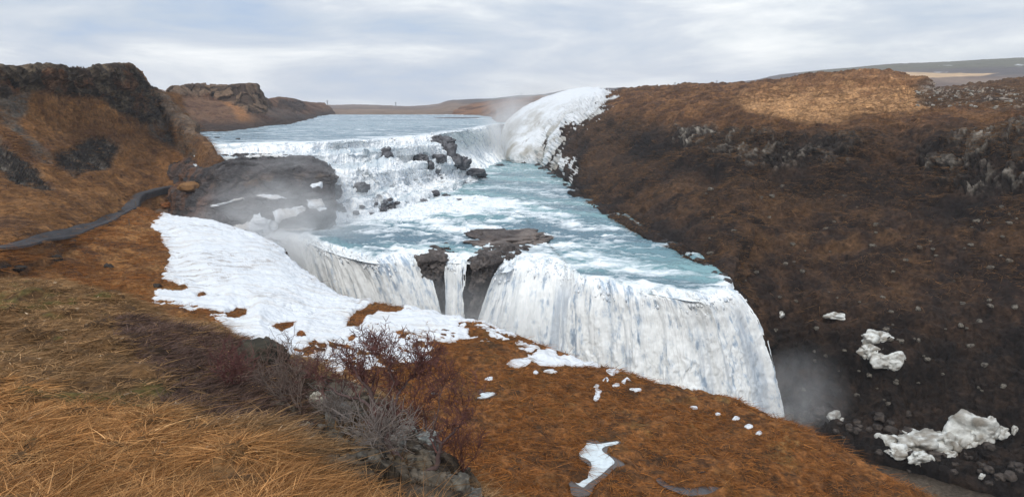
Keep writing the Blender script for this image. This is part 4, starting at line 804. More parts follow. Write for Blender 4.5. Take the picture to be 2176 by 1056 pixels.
# ------------------------------------------------------------------ blades
def mat_blade(name, rough=.8, trans=.25):
    m = bpy.data.materials.new(name); m.use_nodes = True; t = m.node_tree; b = t.nodes['Principled BSDF']; at = N(t, 'ShaderNodeAttribute', attribute_name='Col')
    t.links.new(at.outputs[0], b.inputs['Base Color']); b.inputs['Roughness'].default_value = rough; b.inputs['Specular IOR Level'].default_value = .2
    tr = N(t, 'ShaderNodeBsdfTranslucent'); t.links.new(at.outputs[0], tr.inputs[0]); mxs = N(t, 'ShaderNodeMixShader'); mxs.inputs[0].default_value = trans
    t.links.new(b.outputs[0], mxs.inputs[1]); t.links.new(tr.outputs[0], mxs.inputs[2]); t.links.new(mxs.outputs[0], t.nodes['Material Output'].inputs[0]); return m
M_blade = mat_blade('grass_blade'); M_twig = mat_blade('twig', .85, 0.0)
def blades(name, base, dirv, length, width, bend, colr, mat, seg=3, tipcol=1.15):
    """base Nx3, dirv Nx3 start direction, bend Nx3 added drift; ribbons of seg quads"""
    Nn = len(base); T = np.linspace(0, 1, seg + 1)
    side = np.cross(dirv, rng.normal(size=(Nn, 3))); side /= np.linalg.norm(side, axis=1)[:, None] + 1e-9
    V = np.zeros((Nn, seg + 1, 2, 3))
    for k, t_ in enumerate(T):
        c = base + dirv * (length * t_)[:, None] + bend * (length * t_ * t_)[:, None]; wv = (width * (1 - .85 * t_ ** 1.5))[:, None]
        V[:, k, 0] = c - side * wv / 2; V[:, k, 1] = c + side * wv / 2
    i = np.arange(Nn)[:, None] * (2 * (seg + 1)); q = np.concatenate([np.stack([i[:, 0] + 2 * k, i[:, 0] + 2 * k + 1, i[:, 0] + 2 * k + 3, i[:, 0] + 2 * k + 2], 1) for k in range(seg)])
    c = np.repeat(colr[:, None, :], 2 * (seg + 1), 1)
    return raw_mesh(name, V.reshape(-1, 3), q, mat, c.reshape(-1, 3), smooth=True)
def unit(v): return v / (np.linalg.norm(v, axis=1)[:, None] + 1e-9)
vis = (Hpx > -150) & (Hpx < 1030) & (Hpy < 1180) & (Hd > 2.0) & (Hd < 26)
# tufts: blades share a lean by clump
def tuft_field(name, label, wgt, nclump, per, L0, L1, wd0, spread, cols_, lean, cat='grass', mat=None, up_=.6, G_=None, kind='stuff', seg=3, flop=.9):
    base, r_, c_ = scatter(HG if G_ is None else G_, wgt, nclump); k = np.repeat(np.arange(nclump), per); Nn = len(k)
    sw = fbm(base, .8, 3, .6, 77) * 6.0; ln = np.array(lean) * .6 + min(.45, flop * .8) * np.stack([np.cos(sw) * .5, np.sin(sw) * .5, 0 * sw], 1) + rng.normal(size=(nclump, 3)) * .65; Lc = rng.uniform(L0, L1, nclump)
    rad = rng.normal(size=(Nn, 3)) * spread; rad[:, 2] *= .3; b_ = base[k] + rad * Lc[k][:, None] * .5; b_[:, 2] -= .02
    d_ = unit(rad * 1.6 + np.array([0, 0, up_]) + ln[k] * .6 + rng.normal(size=(Nn, 3)) * .4)
    bend = np.stack([ln[k][:, 0] + rad[:, 0] * 1.5, ln[k][:, 1] + rad[:, 1] * 1.5, -flop * rng.uniform(.2, 1.1, Nn)], 1)
    ci = np.clip(.5 + .9 * fbm(base, .9, 4, .6, 78), 0, 1)[k] * .4 + rng.random(nclump)[k] * .3 + rng.random(Nn) * .3; cc_ = np.array(cols_); x_ = ci * (len(cc_) - 1); i_ = np.clip(x_.astype(int), 0, len(cc_) - 2); f_ = (x_ - i_)[:, None]
    colr = (cc_[i_] * (1 - f_) + cc_[i_ + 1] * f_) * (rng.uniform(.42, 1.4, nclump)[k] * rng.uniform(.8, 1.2, Nn))[:, None]
    dist = np.linalg.norm(b_, axis=1); wv = wd0 * np.clip(dist / 6, .8, 2.2) * rng.uniform(.6, 1.3, Nn)
    o = blades(name, b_, d_, Lc[k] * rng.uniform(.5, 1.2, Nn), wv, bend, colr, mat or M_blade, seg); tag(o, label, cat, kind); return o
gcol = [lin(96, 66, 40), lin(160, 112, 66), lin(206, 158, 104), lin(234, 194, 142)]
gap = ss(-.35, .15, fbm(HG, 1.3, 4, .6, 1021)) * .9 + .1
grassy = vis * (1 - Hsc) * (1 - .85 * Hhe) * gap
frontb = ss(-20, 20, sdf(Hpx, Hpy, [(-200,840),(0,820),(300,880),(560,975),(700,1012),(830,1050),(960,1100),(1100,1150),(1100,1400),(-200,1400)]))
tuft_field('grass', 'long straw coloured dry grass flopping over the foreground hill', grassy * frontb / np.clip(Hd, 3, 9) ** 1.0, 30000, 9, .035, .105, .0065, .9, gcol, (.05, -.05, 0), flop=.5)
tuft_field('grass', 'shorter dry grass over the upper part of the foreground hill', grassy * (1 - .7 * frontb) / np.clip(Hd, 5, 20) ** .5, 22000, 8, .04, .11, .0065, .9, [lin(78, 60, 42), lin(128, 98, 66), lin(172, 136, 96), lin(204, 172, 130)], (.2, -.1, 0), flop=.6)
tuft_field('grass', 'scattered longer straw stems standing above the matted grass', grassy * frontb / np.clip(Hd, 3, 9), 450, 7, .14, .28, .005, .5, gcol, (.3, -.1, 0), flop=.7)
tuft_field('leaf_litter', 'curled pale dead leaves scattered in the foreground grass', grassy / np.clip(Hd, 3, 12), 3500, 2, .02, .05, .022, .8, [lin(120, 92, 66), lin(196, 170, 140), lin(222, 204, 178)], (0, 0, 0), 'leaf litter', M_blade, .4, flop=.3, seg=1)
tuft_field('heather', 'dark purple brown heather on the middle of the foreground hill', vis * Hhe, 13000, 8, .05, .13, .0065, .8, [lin(56, 44, 38), lin(88, 68, 60), lin(118, 96, 86)], (0, 0, .4), 'heather', M_twig, 1.0, flop=.1)
tuft_field('undergrowth', 'dead brown undergrowth between the stones under the bare shrubs', vis * ss(.2, .8, Hsc) * ss(-.1, .3, Hpa), 700, 9, .10, .28, .005, .6, [lin(60, 44, 32), lin(110, 84, 56), lin(150, 118, 82)], (0, 0, .2), 'undergrowth', M_blade, .8, flop=.5)
# tussocks on the shelf
BG = Gd  # last grid is the hill; shelf grid is rebuilt from its registration
bgV = PATCH['bog'][0].reshape(560, 1150, 3); bx = PATCH['bog'][1].reshape(560, 1150); by = PATCH['bog'][2].reshape(560, 1150); bd = PATCH['bog'][3].reshape(560, 1150)
wgt = ((ms < -1) & (by > 430) & (by < 1100) & (bx > -100) & (bx < 2200)).astype(float) * (top > .6)
for p_ in pud: wgt *= (sdf(bx, by, p_['o']) < -2)
wgt *= ss(-.5, .3, fbm(bgV, .3, 3, .5, 1101)) + .15
tuft_field('bog_grass', 'short rusty tussock grass covering the bog shelf', wgt / np.clip(bd, 40, 140) ** 1.0, 34000, 5, .2, .48, .022, .9, [lin(84, 54, 28), lin(134, 84, 40), lin(164, 108, 56), lin(120, 96, 52)], (.2, 0, 0), 'grass', M_blade, .7, G_=bgV, seg=2, flop=.6)

WG = PATCH['wall'][0].reshape(560, 760, 3); wx = PATCH['wall'][1].reshape(560, 760); wy = PATCH['wall'][2].reshape(560, 760); wdp = PATCH['wall'][3].reshape(560, 760)
ww = (wx > 1240) & (wx < 2200) & (wy > 140) & (wy < 900) & (np.linspace(0, 1, 560)[:, None] < .93); ww = ww * ss(-.25, .25, fbm(WG, .12, 4, .6, 1131)) * ss(700, 300, wy) ** .5 / np.clip(wdp, 80, 400)
tuft_field('slope_grass', 'shaggy brown grass tufts on the opposite canyon slope', ww, 34000, 4, .35, .8, .028, .7, [lin(58, 46, 38), lin(98, 74, 52), lin(132, 98, 64), lin(84, 64, 48)], (-.3, -.2, -.2), 'grass', M_blade, .6, G_=WG, seg=2, flop=.9)
LG = PATCH['left'][0].reshape(520, 620, 3); lx = PATCH['left'][1].reshape(520, 620); ly = PATCH['left'][2].reshape(520, 620); lw = ((lx > -60) & (lx < 480) & (ly > 190)) * (1 - .85 * rockL) * ss(-.3, .2, fbm(LG, .2, 4, .6, 1133))
tuft_field('slope_grass', 'rusty grass tufts on the left hillside', lw, 16000, 4, .3, .65, .028, .7, [lin(84, 58, 38), lin(136, 96, 58), lin(176, 130, 80)], (.3, -.2, -.1), 'grass', M_blade, .6, G_=LG, seg=2, flop=.8)

# ================================================================== ROCKS
def ico(sub):
    bm = bmesh.new(); bmesh.ops.create_icosphere(bm, subdivisions=sub, radius=1); V = np.array([v.co[:] for v in bm.verts]); Fc = np.array([[v.index for v in f.verts] for f in bm.faces]); bm.free(); return V, Fc
ICO = {k: ico(k) for k in (3, 4, 5)}
def blob(name, c, r, seed, mat, c1, c2, sub=4, rough=.35, sq=.6, rot=0.0, tilt=0.0, billow=False, fs=1.0, parent=None):
    V, Fc = ICO[sub]; p_ = np.sign(V) * np.abs(V) ** sq; p_ /= np.max(np.abs(p_)); s_ = V * 1.0 + seed * 3.7
    if billow: d_ = 1 + rough * 1.5 * fbm(s_, .75 * fs, 2, .5, seed) + rough * .45 * (.5 - worley(s_, 1.5 * fs, seed)[0]) + .22 * fbm(s_, 3.2, 5, .62, seed + 1) - .10 * ss(.12, 0, np.abs(fbm(s_, 2.2, 3, .5, seed + 7)))
    else:
        w1, w2, wd = worley(s_, 1.3 * fs, seed); d_ = 1 + rough * .9 * (wd - .5) + rough * fbm(s_, 1.2 * fs, 4, .55, seed) + .35 * rough * (worley(s_, 3.4 * fs, seed + 5)[2] - .5) + .05 * fbm(s_, 9, 2, .5, seed)
    p_ = (p_ * .6 + V * .4) * d_[:, None] * np.array(r)
    ca, sa = math.cos(rot), math.sin(rot); ct, st_ = math.cos(tilt), math.sin(tilt)
    p_ = p_ @ np.array([[1, 0, 0], [0, ct, -st_], [0, st_, ct]]).T @ np.array([[ca, -sa, 0], [sa, ca, 0], [0, 0, 1]]).T
    t_ = ss(-.4, .4, fbm(s_, 2.2, 4, .6, seed + 2)); col = mix(np.asarray(c1), np.asarray(c2), t_)
    o = raw_mesh(name, p_, Fc, mat, col, smooth=True, parent=parent); o.location = c; return o
# rock island and the two ribs at the brink of the lower falls
def rib(name, rws, label, seed, cat='rock'):
    G = loft([[PZ(*q) if len(q) == 3 else q[0] for q in r] for r in rws], 150, 200); n = normals(G)
    if n[100, 75, 1] > 0 and abs(n[100, 75, 1]) > abs(n[100, 75, 2]) or n[60, 75, 2] < 0: n = -n
    w1, w2, wd = worley(G, .55, seed); Gd = G + n * (.9 * (wd - .5) + .7 * fbm(G, .4, 4, .55, seed + 1) + .4 * (worley(G, 1.4, seed + 3)[2] - .5))[..., None]
    col = mix(lin(58, 52, 50), lin(104, 96, 92), ss(-.3, .5, fbm(G, .6, 5, .6, seed + 2))); o = grid_mesh(name, Gd, M_rock, col); tag(o, label, cat); return o
rib('rock_rib', [[(985,560,-28.5),(1000,545,-28.5),(1040,530,-28.5),(1090,505,-28.5),(1140,505,-28.5),(1170,515,-28.5)],
                 [(1000,556,-26.6),(1015,545,-26.2),(1050,535,-26.2),(1085,525,-26),(1110,530,-26.2),(1140,533,-27.2)],
                 [(1000,572,-27),(1015,568,-26.4),(1040,564,-26.1),(1062,558,-26.3),(1080,553,-26.8),(1100,550,-28.2)],
                 [(998,600,-29.5),(1010,592,-28.6),(1030,588,-28.2),(1050,585,-28.5),(1068,583,-29.3),(1085,590,-31)],
                 [(992,680,-37),(1003,675,-36),(1018,672,-36),(1032,672,-36.5),(1050,680,-38),(1065,700,-41)],
                 [(975,820,-49),(985,825,-49),(1005,828,-49),(1018,830,-49),(1035,835,-49),(1050,840,-49)]], 'dark rock rib right of the narrow ribbon of falling water', 1201)
rib('rock_rib', [[(880,535,-28),(900,522,-28),(925,518,-28),(950,520,-28),(975,535,-28)],
                 [(880,545,-27),(900,532,-26.7),(925,526,-26.5),(950,530,-26.6),(968,545,-27.2)],
                 [(882,560,-28),(900,556,-27.2),(925,553,-26.9),(945,555,-27.1),(958,562,-28.2)],
                 [(905,600,-32),(918,600,-31.2),(932,600,-31),(942,602,-31.4),(950,608,-32.5)],
                 [(925,650,-37),(933,652,-36.5),(940,654,-36.5),(946,656,-37),(950,660,-38)],
                 [(925,820,-49),(932,820,-49),(940,820,-49),(948,820,-49),(955,820,-49)]], 'dark wet rock rib left of the narrow ribbon of falling water', 1221)
c = PZ(1078, 516, -27.2); blob('rock_island', c, (8.2, 7.5, 1.9), 31, M_rock, lin(66, 58, 56), lin(118, 108, 102), 5, .38, .7, .3, fs=1.8)
tag(bpy.context.scene.collection.objects[-1] if 0 else [o for o in C.objects if o.name == 'rock_island'][0], 'flat grey rock island in the rapids just above the brink', 'rock island')
# dark outcrops in the upper falls
up_r = [(930,292,8,4,'small rock at the very top of the spine in the upper falls'), (952,310,9,8,'rock between the top and the tall outcrop of the spine'), (972,338,9,9,'rock filling the gap above the low outcrop of the spine'), (1018,371,12,4,'flat rock tip where the spine meets the rapids'), (942,300,14,9,'rock outcrop at the top of the spine splitting the upper falls'), (958,322,11,16,'tall dark outcrop in the middle of the spine splitting the upper falls'), (982,350,14,12,'dark outcrop low on the spine splitting the upper falls'), (1004,366,18,6,'lowest dark outcrop at the foot of the spine splitting the upper falls'),
        (821,330,11,13,'rounded dark rock standing in the upper cascade with water both sides'), (892,337,13,8,'dark rock ledge left of the spine in the upper cascade'), (935,336,10,9,'dark rock beside the spine below the second ledge'), (712,405,11,14,'square dark rock at the left edge of the cascade by the platform'), (768,398,13,10,'dark rock dividing the lower left cascade'), (915,352,9,9,'blocky dark rock between white chutes above the rapids'), (722,445,12,12,'dark rock pile at the cascade foot next to the platform')]
for k, (x, y, rx, ry, lb) in enumerate(up_r):
    p_ = hit(['casc', 'plunge'], x, y, 2.5); s_ = np.linalg.norm(p_) / F
    o = blob('rock_outcrop', p_, (rx * s_ * (1.35 if 'spine' in lb else 1), rx * s_ * 1.2, ry * s_ * (1.25 if 'spine' in lb else 1)), 40 + k, M_rock, lin(66, 65, 68), lin(106, 106, 110), 4, .5, .6, k); tag(o, lb, 'rock', group='rock outcrops in the upper falls')  # rock greys lightened towards blue, mist haze put into the colour
# stones strewn in the foam
stones = [(x, y) for x, y in zip([770, 800, 815, 832, 790, 845, 862, 905, 925, 870, 818, 852, 780, 758, 950, 940, 1030, 1062, 975, 990, 830, 805], [440, 432, 447, 440, 455, 430, 449, 436, 409, 437, 458, 462, 463, 452, 418, 407, 380, 354, 428, 435, 424, 470])]
for k, (x, y) in enumerate(stones):
    p_ = np.array(PZ(x, y, ZM)) if x > 935 else hit('casc', x, y, 2.5); s_ = np.linalg.norm(p_) / F * rng.uniform(5, 11)
    o = blob('river_stone', p_, (s_, s_ * .9, s_ * .55), 70 + k, M_rock, lin(56, 55, 58), lin(92, 92, 96), 3, .5, .7, k)
    tag(o, 'dark wet stone lying in the white foam at the foot of the cascade', 'stone', group='stones in the foam below the cascade')
for k, (x, y, r_, lb) in enumerate([(505, 296, 3, 'small dark stone in the upper river near the left bank'), (462, 293, 3.5, 'leftmost dark stone breaking the surface of the upper river')]):
    p_ = PZ(x, y, ZU); s_ = r_ * p_[1] / F; o = blob('river_stone', p_, (s_ * 1.6, s_, s_ * .6), 95 + k, M_rock, BAS, BAS * 1.6, 3); tag(o, lb, 'stone')
o = blob('sandbar', PZ(970, 251.5, ZU), (15, 9, .55), 99, M_rock, lin(96, 96, 100), lin(112, 112, 116), 3, .2); tag(o, 'low grey gravel bar in the far reach of the upper river', 'gravel bar', 'structure')
# ice blocks
ICEC = (lin(138, 132, 122), lin(214, 216, 212))
ice = [(1862,722,22,13,'wall','upper pale ice block stuck high on the gorge wall'), (1848,745,17,11,'wall','lower dirty half of the ice block high on the gorge wall'), (1887,768,22,16,'wall','smooth rounded ice block just below the one high on the wall'),
 (1782,671,19,6,'wall','thin flat snow scrap highest on the gorge wall'), (1661,667,6,7,'wall','tiny snow scrap beside the right end of the falls'),
 (1772,886,12,9,'wall','small cluster of crumbled ice near the foot of the falls'), (1790,892,6,5,'wall','small ice crumb right of the crumbled cluster'),
 (1884,938,17,16,'wall','leftmost upright block in the row of ice at the wall foot'), (1908,961,20,11,'wall','low white ice block in front of the leftmost upright block'), (1955,942,44,20,'wall','largest ice slab in the middle of the row at the wall foot'),
 (1955,973,20,14,'wall','ice lump spilling forward from the largest slab'), (2026,938,25,20,'wall','knobbly ice block right of the largest slab'), (2018,964,20,9,'wall','low ice ledge below the knobbly block'), (2082,915,32,26,'wall','highest piled ice block at the right of the row'), (2062,940,16,10,'wall','small ice lump tucked under the highest piled block'),
 (2118,918,17,10,'wall','rightmost ice lump of the row below the wall'), (2106,898,7,12,'wall','pointed ice spike on top of the right pile'), (1932,918,11,5,'wall','small ice piece above the largest slab'), (2086,1013,6,6,'wall','tiny lone ice chunk on gravel below the row'), (2154,915,4,8,'wall','narrow ice sliver near the right picture edge')]
for k, (x, y, rx, ry, s_, lb) in enumerate(ice):
    p_ = hit(['wall', 'floor'], x, y, 2); q_ = np.linalg.norm(p_) / F; d_ = -p_ / np.linalg.norm(p_)
    o = blob('ice_block', p_ + d_ * .15, (rx * q_, rx * q_ * .6, ry * q_ * 1.05), 140 + k, M_ice, ICEC[0], ICEC[1], 5 if rx > 15 else 4, .55, .8, rng.uniform(-.3, .3), billow=True, fs=1.5 if rx > 15 else 1.1)
    tag(o, lb, 'ice block' if 'snow' not in lb else 'snow scrap', group='ice blocks in the gorge')
# boulders
bl = [('hill' , 0,0,0,0,None),
 ('bog', 240,627,13,8,'black boulder on the grass left of the snow, larger of two'), ('bog', 206,626,9,7,'smaller black boulder left of the larger one'), ('bog', 38,571,12,5,'dark rock low in the grass at the far left'), ('bog', 120,548,9,5,'dark rock below the footpath on the left'), ('bog', 232,567,8,5,'small dark rock halfway between path and black boulders'),
 ('bog', 336,608,7,4,'small dark stone beside the ragged left edge of the snow'), ('left', 256,452,8,4,'dark rock on the inner bend of the footpath'), ('bog', 355,440,11,6,'brown turf covered boulder just above the snow tip')]
for k, (s_, x, y, rx, ry, lb) in enumerate(bl):
    if not lb: continue
    p_ = hit(['bog', 'left'], x, y, 1.5); q_ = np.linalg.norm(p_) / F; br = 'brown' in lb
    o = blob('boulder', p_ + np.array([0, 0, ry * q_ * .2]), (rx * q_, rx * q_ * .9, ry * q_), 180 + k, M_stone, BROWN if br else lin(36, 32, 30), RUST if br else lin(62, 56, 50), 4, .4, .7, k); tag(o, lb, 'boulder')
p_ = np.array(P(405, 397, 158)); o = blob('boulder', p_, (2.6, 2.2, 1.1), 190, M_stone, lin(96, 70, 48), lin(132, 98, 62), 4, .3, .8); tag(o, 'brown grassy boulder where the footpath meets the platform', 'boulder')
nb = [(678,846,14,12, lin(150,144,130), lin(196,190,172), 'pale rounded stone on the slope left of the big shrub'), (552,762,48,34, lin(40,38,34), lin(70,66,56), 'large dark lichen covered rock at the ridge below the snow'), (655,800,26,20, lin(96,90,80), lin(140,132,116), 'grey stone beside the pale rounded stone'), (720,880,26,22, lin(86,84,80), lin(130,128,122), 'grey block behind the trunk of the left shrub'),
 (590,865,16,13, lin(84,80,72), lin(120,112,100), 'grey stone half sunk in dark heather'), (862,905,20,16, lin(100,100,96), lin(146,146,140), 'pale grey block under the middle of the big shrub'), (905,935,24,20, lin(92,94,92), lin(150,152,146), 'cracked pale block right of the shrub trunk'), (840,935,22,16, lin(90,90,88), lin(136,134,128), 'flat grey stone left of the shrub trunk foot'), (975,1025,22,17, lin(74,70,64), lin(116,112,102), 'grey angular rock at the bottom tip of the slope'), (1000,1050,26,16, lin(96,94,88), lin(140,136,126), 'lowest grey rock at the bottom frame edge'),
 (640,905,16,12, lin(120,112,98), lin(160,150,134), 'small tan stone above the near grass bank'), (795,905,17,14, lin(70,70,68), lin(110,108,104), 'dark grey stone among roots of the big shrub')]
for k, (x, y, rx, ry, a, b, lb) in enumerate(nb):
    p_ = hit('hill', x, y, 3); q_ = np.linalg.norm(p_) / F
    o = blob('boulder', p_ - np.array([0, 0, ry * q_ * .25]), (rx * q_, rx * q_ * .9, ry * q_ * 1.1), 210 + k, M_stone, a, b, 5 if rx > 30 else 4, .42, .55, k * .7); tag(o, lb, 'boulder')
# scree stones below the shrubs
for k in range(60):
    x = rng.uniform(640, 985); y0 = np.interp(x, [640, 760, 880, 985], [800, 840, 905, 990]); y1 = np.interp(x, [640, 700, 860, 985], [925, 960, 995, 1050]); y = rng.uniform(y0, y1)
    p_ = hit('hill', x, y, 3); q_ = np.linalg.norm(p_) / F; r_ = rng.uniform(4, 11) * q_; g_ = rng.uniform(.5, 1.1)
    o = blob('scree_stone', p_, (r_, r_ * rng.uniform(.6, 1), r_ * rng.uniform(.5, .9)), 300 + k, M_stone, lin(64, 60, 56) * g_, lin(118, 112, 102) * g_, 3, .5, .5, k); tag(o, 'angular grey stone in the scree under the bare shrubs', 'stone', group='scree stones under the shrubs')

for k in range(46):
    x = rng.uniform(1945, 2180); y = rng.uniform(186, 232); p_ = hit('wall', x, y, 2); q_ = np.linalg.norm(p_) / F; r_ = rng.uniform(1.2, 3.4) * q_
    o = blob('rim_stone', p_, (r_ * 1.2, r_, r_ * .8), 500 + k, M_stone, lin(92, 88, 82), lin(170, 166, 156), 3, .45, .55, k); tag(o, 'small pale stone in the rocky band under the far right plateau', 'stone', group='pale stones under the far right plateau')
for k in range(70):
    t_ = rng.random(); x = 1140 + t_ * 420; y = np.interp(x, [1140, 1220, 1330, 1440, 1560], [352, 400, 470, 525, 606]) + rng.uniform(-9, 3); p_ = np.array(PZ(x, y + 2, ZM + .2)); q_ = np.linalg.norm(p_) / F; r_ = rng.uniform(2.5, 7) * q_
    o = blob('bank_stone', p_, (r_ * 1.3, r_, r_ * .7), 600 + k, M_rock, lin(46, 43, 43), lin(84, 78, 76), 3, .45, .6, k); tag(o, 'dark wet boulder along the foot of the canyon wall at the water line', 'boulder', group='boulders along the right waterline')
for k in range(110):
    x = rng.uniform(1480, 2170); y = rng.uniform(390, 860); y = max(y, np.interp(x, [1480, 2170], [390, 400]));
    if x < 1700 and y > np.interp(x, [1480, 1560, 1700], [520, 590, 860]): continue
    p_ = hit('wall', x, y, 2); q_ = np.linalg.norm(p_) / F; r_ = rng.uniform(1.5, 5) * q_
    o = blob('scree_stone', p_, (r_ * 1.3, r_, r_ * .8), 900 + k, M_stone, lin(62, 58, 54), lin(118, 112, 102), 3, .45, .55, k); tag(o, 'loose grey stone lying on the brown scree of the far canyon wall', 'stone', group='loose stones on the far canyon wall')
for k in range(60):
    x = rng.uniform(1700, 2180); y = np.interp(x, [1700, 1780, 1890, 1985, 2176], [880, 900, 935, 962, 1015]) + rng.normal() * 22; p_ = hit(['wall', 'floor'], x, y, 2); q_ = np.linalg.norm(p_) / F; r_ = rng.uniform(2.5, 9) * q_
    o = blob('fallen_rock', p_, (r_ * 1.2, r_, r_ * .8), 700 + k, M_stone, lin(44, 40, 38), lin(82, 74, 68), 3, .45, .55, k); tag(o, 'dark fallen rock at the foot of the wall beside the gorge floor', 'rock', group='fallen rocks on the gorge floor')

# ================================================================== SHRUBS
class Tubes:
    def __init__(s): s.V = []; s.F = []; s.C = []; s.n = 0
    def tube(s, pts, rad, col, k=5):
        pts = np.asarray(pts, float); m = len(pts); t_ = np.gradient(pts, axis=0); t_ /= np.linalg.norm(t_, axis=1)[:, None] + 1e-9
        a = np.cross(t_, [.3, .9, .31]); a /= np.linalg.norm(a, axis=1)[:, None] + 1e-9; b = np.cross(t_, a); an = np.linspace(0, 2 * math.pi, k, endpoint=False)
        V = pts[:, None] + (a[:, None] * np.cos(an)[None, :, None] + b[:, None] * np.sin(an)[None, :, None]) * np.asarray(rad)[:, None, None]
        i = np.arange(m * k).reshape(m, k); j = np.roll(i, -1, 1); s.F.append(np.stack([i[:-1], j[:-1], j[1:], i[1:]], -1).reshape(-1, 4) + s.n); s.V.append(V.reshape(-1, 3)); s.C.append(np.broadcast_to(col, (m * k, 3))); s.n += m * k
    def build(s, name, mat, parent): return raw_mesh(name, np.concatenate(s.V), np.concatenate(s.F), mat, np.concatenate(s.C), smooth=True, parent=parent)
def grow(T, p, d, ln, r, depth, col, upb=.25, wig=.22):
    k = 5; pts = [p]; dd_ = d / np.linalg.norm(d)
    for i in range(k):
        dd_ = dd_ + rng.normal(size=3) * wig * .55 + np.array([0, 0, upb * .25]); dd_ /= np.linalg.norm(dd_); pts.append(pts[-1] + dd_ * ln / k)
    T.tube(pts, np.linspace(r, r * .55, k + 1), col, 5 if r > .006 else 3)
    if depth > 0:
        for i in range(1, k + 1):
            for _ in range(1 if i < k else 2):
                if rng.random() < .52:
                    a = rng.normal(size=3); a -= dd_ * (a @ dd_); a /= np.linalg.norm(a); nd = dd_ * rng.uniform(.5, .9) + a * rng.uniform(.5, .9); grow(T, pts[i], nd, ln * rng.uniform(.5, .78), max(r * .6, .0042), depth - 1, col * rng.uniform(.85, 1.15), upb, wig)
def shrub(base, limbs, label, depth=3, tl=.42, col=lin(92, 76, 74), col2=lin(100, 68, 64), dens=1.0, name='shrub', cat='shrub'):
    e = empty(name, base); b = np.array(base); T = Tubes(); W = Tubes()
    for lb_, r0_, r1_ in limbs:
        pts = interp_axis(np.array(lb_) - b, len(lb_) * 4); pts[1:-1] += rng.normal(size=(len(pts) - 2, 3)) * .008; rad = np.linspace(r0_, r1_, len(pts)); T.tube(pts, rad, col, 7)
        tg = np.gradient(pts, axis=0)
        for i in range(int(len(pts) * .3), len(pts)):
            for _ in range(int(dens * (1 + (i > len(pts) * .7))) + (rng.random() < dens % 1)):
                a = rng.normal(size=3); a[2] = abs(a[2]) * .6 + .2; dv_ = tg[i] / np.linalg.norm(tg[i]) * .5 + a * .6; grow(W, pts[i], dv_, tl * rng.uniform(.6, 1.2), max(rad[i] * .4, .004), depth - 1, col2 * rng.uniform(.8, 1.2))
    T.build('trunk', M_twig, e); W.build('twigs', M_twig, e); tag(e, label, cat); return e
D0 = 8.8
def Q(x, y, d=0.0): return P(x, y, D0 + d)
b0 = Q(890, 1004)
shrub(b0, [([Q(890,1004), Q(850,976), Q(822,935), Q(803,885), Q(786,835), Q(762,800), Q(744,772,.2)], .055, .014), ([Q(800,880), Q(770,850,.2), Q(735,842,.3), Q(700,822,.5), Q(680,800,.6)], .024, .008),
           ([Q(822,935), Q(836,896,-.2), Q(838,862,-.2), Q(850,832,-.1), Q(868,808), Q(883,790,.1), Q(896,772,.2)], .026, .008), ([Q(850,832,-.1), Q(832,800,-.2), Q(826,785,-.2), Q(836,762,-.2)], .010, .004), ([Q(786,835), Q(800,790,.2), Q(792,765,.3), Q(788,740,.3)], .009, .003)],
      'tall bare reddish shrub with a thick bent trunk below the snow', 4, .27, dens=.9)
shrub(Q(893,1006), [([Q(893,1006), Q(925,994), Q(932,966), Q(938,945), Q(918,925), Q(905,900), Q(900,870)], .040, .010), ([Q(938,945), Q(958,925,.2), Q(975,905,.3), Q(990,880,.3)], .02, .007), ([Q(918,925), Q(930,880,-.2), Q(935,840,-.2), Q(940,815)], .009, .004)],
      'bare dark shrub right of the tall reddish one, twigs against orange bog', 4, .32, dens=.7)
def small(x, y, d_, hgt, label, c1=lin(96, 84, 78), n_=5, tl=.2, sp=.8, depth=2):
    b = np.array(P(x, y, d_)); L_ = []
    for k in range(n_):
        dv_ = np.array([rng.normal() * sp, rng.normal() * sp * .5, 1]); dv_ /= np.linalg.norm(dv_); L_.append(([tuple(b), tuple(b + dv_ * hgt * .4), tuple(b + dv_ * hgt * .7 + rng.normal(size=3) * .05), tuple(b + dv_ * hgt)], .012, .004))
    return shrub(tuple(b), L_, label, depth, tl, c1 * .9, c1, dens=.6, name='bush', cat='bush')
for x, y, hh, lb, cc_ in [(640,880,.75,'thin grey bush in front of the dark lichen covered rock',lin(110,96,88)), (600,830,.7,'thin bare bush with upright twigs at the left of the scree',lin(104,84,76)), (725,905,.36,'tangled grey bush between the grass bank and the leaning trunk',lin(124,114,108)), (815,965,.26,'low tangled grey bush over the stones just left of the trunk foot',lin(120,110,104)), (985,1000,.5,'wispy bare bush at the right rim of the slope',lin(110,74,66)), (480,820,.4,'low purple twiggy bush on the heather slope',lin(96,62,60))]:
    q = hit('hill', x, y, 3); small(*[float(v) for v in (proj(q)[0], proj(q)[1])], float(q[1]), hh, lb, cc_, 7, .3)

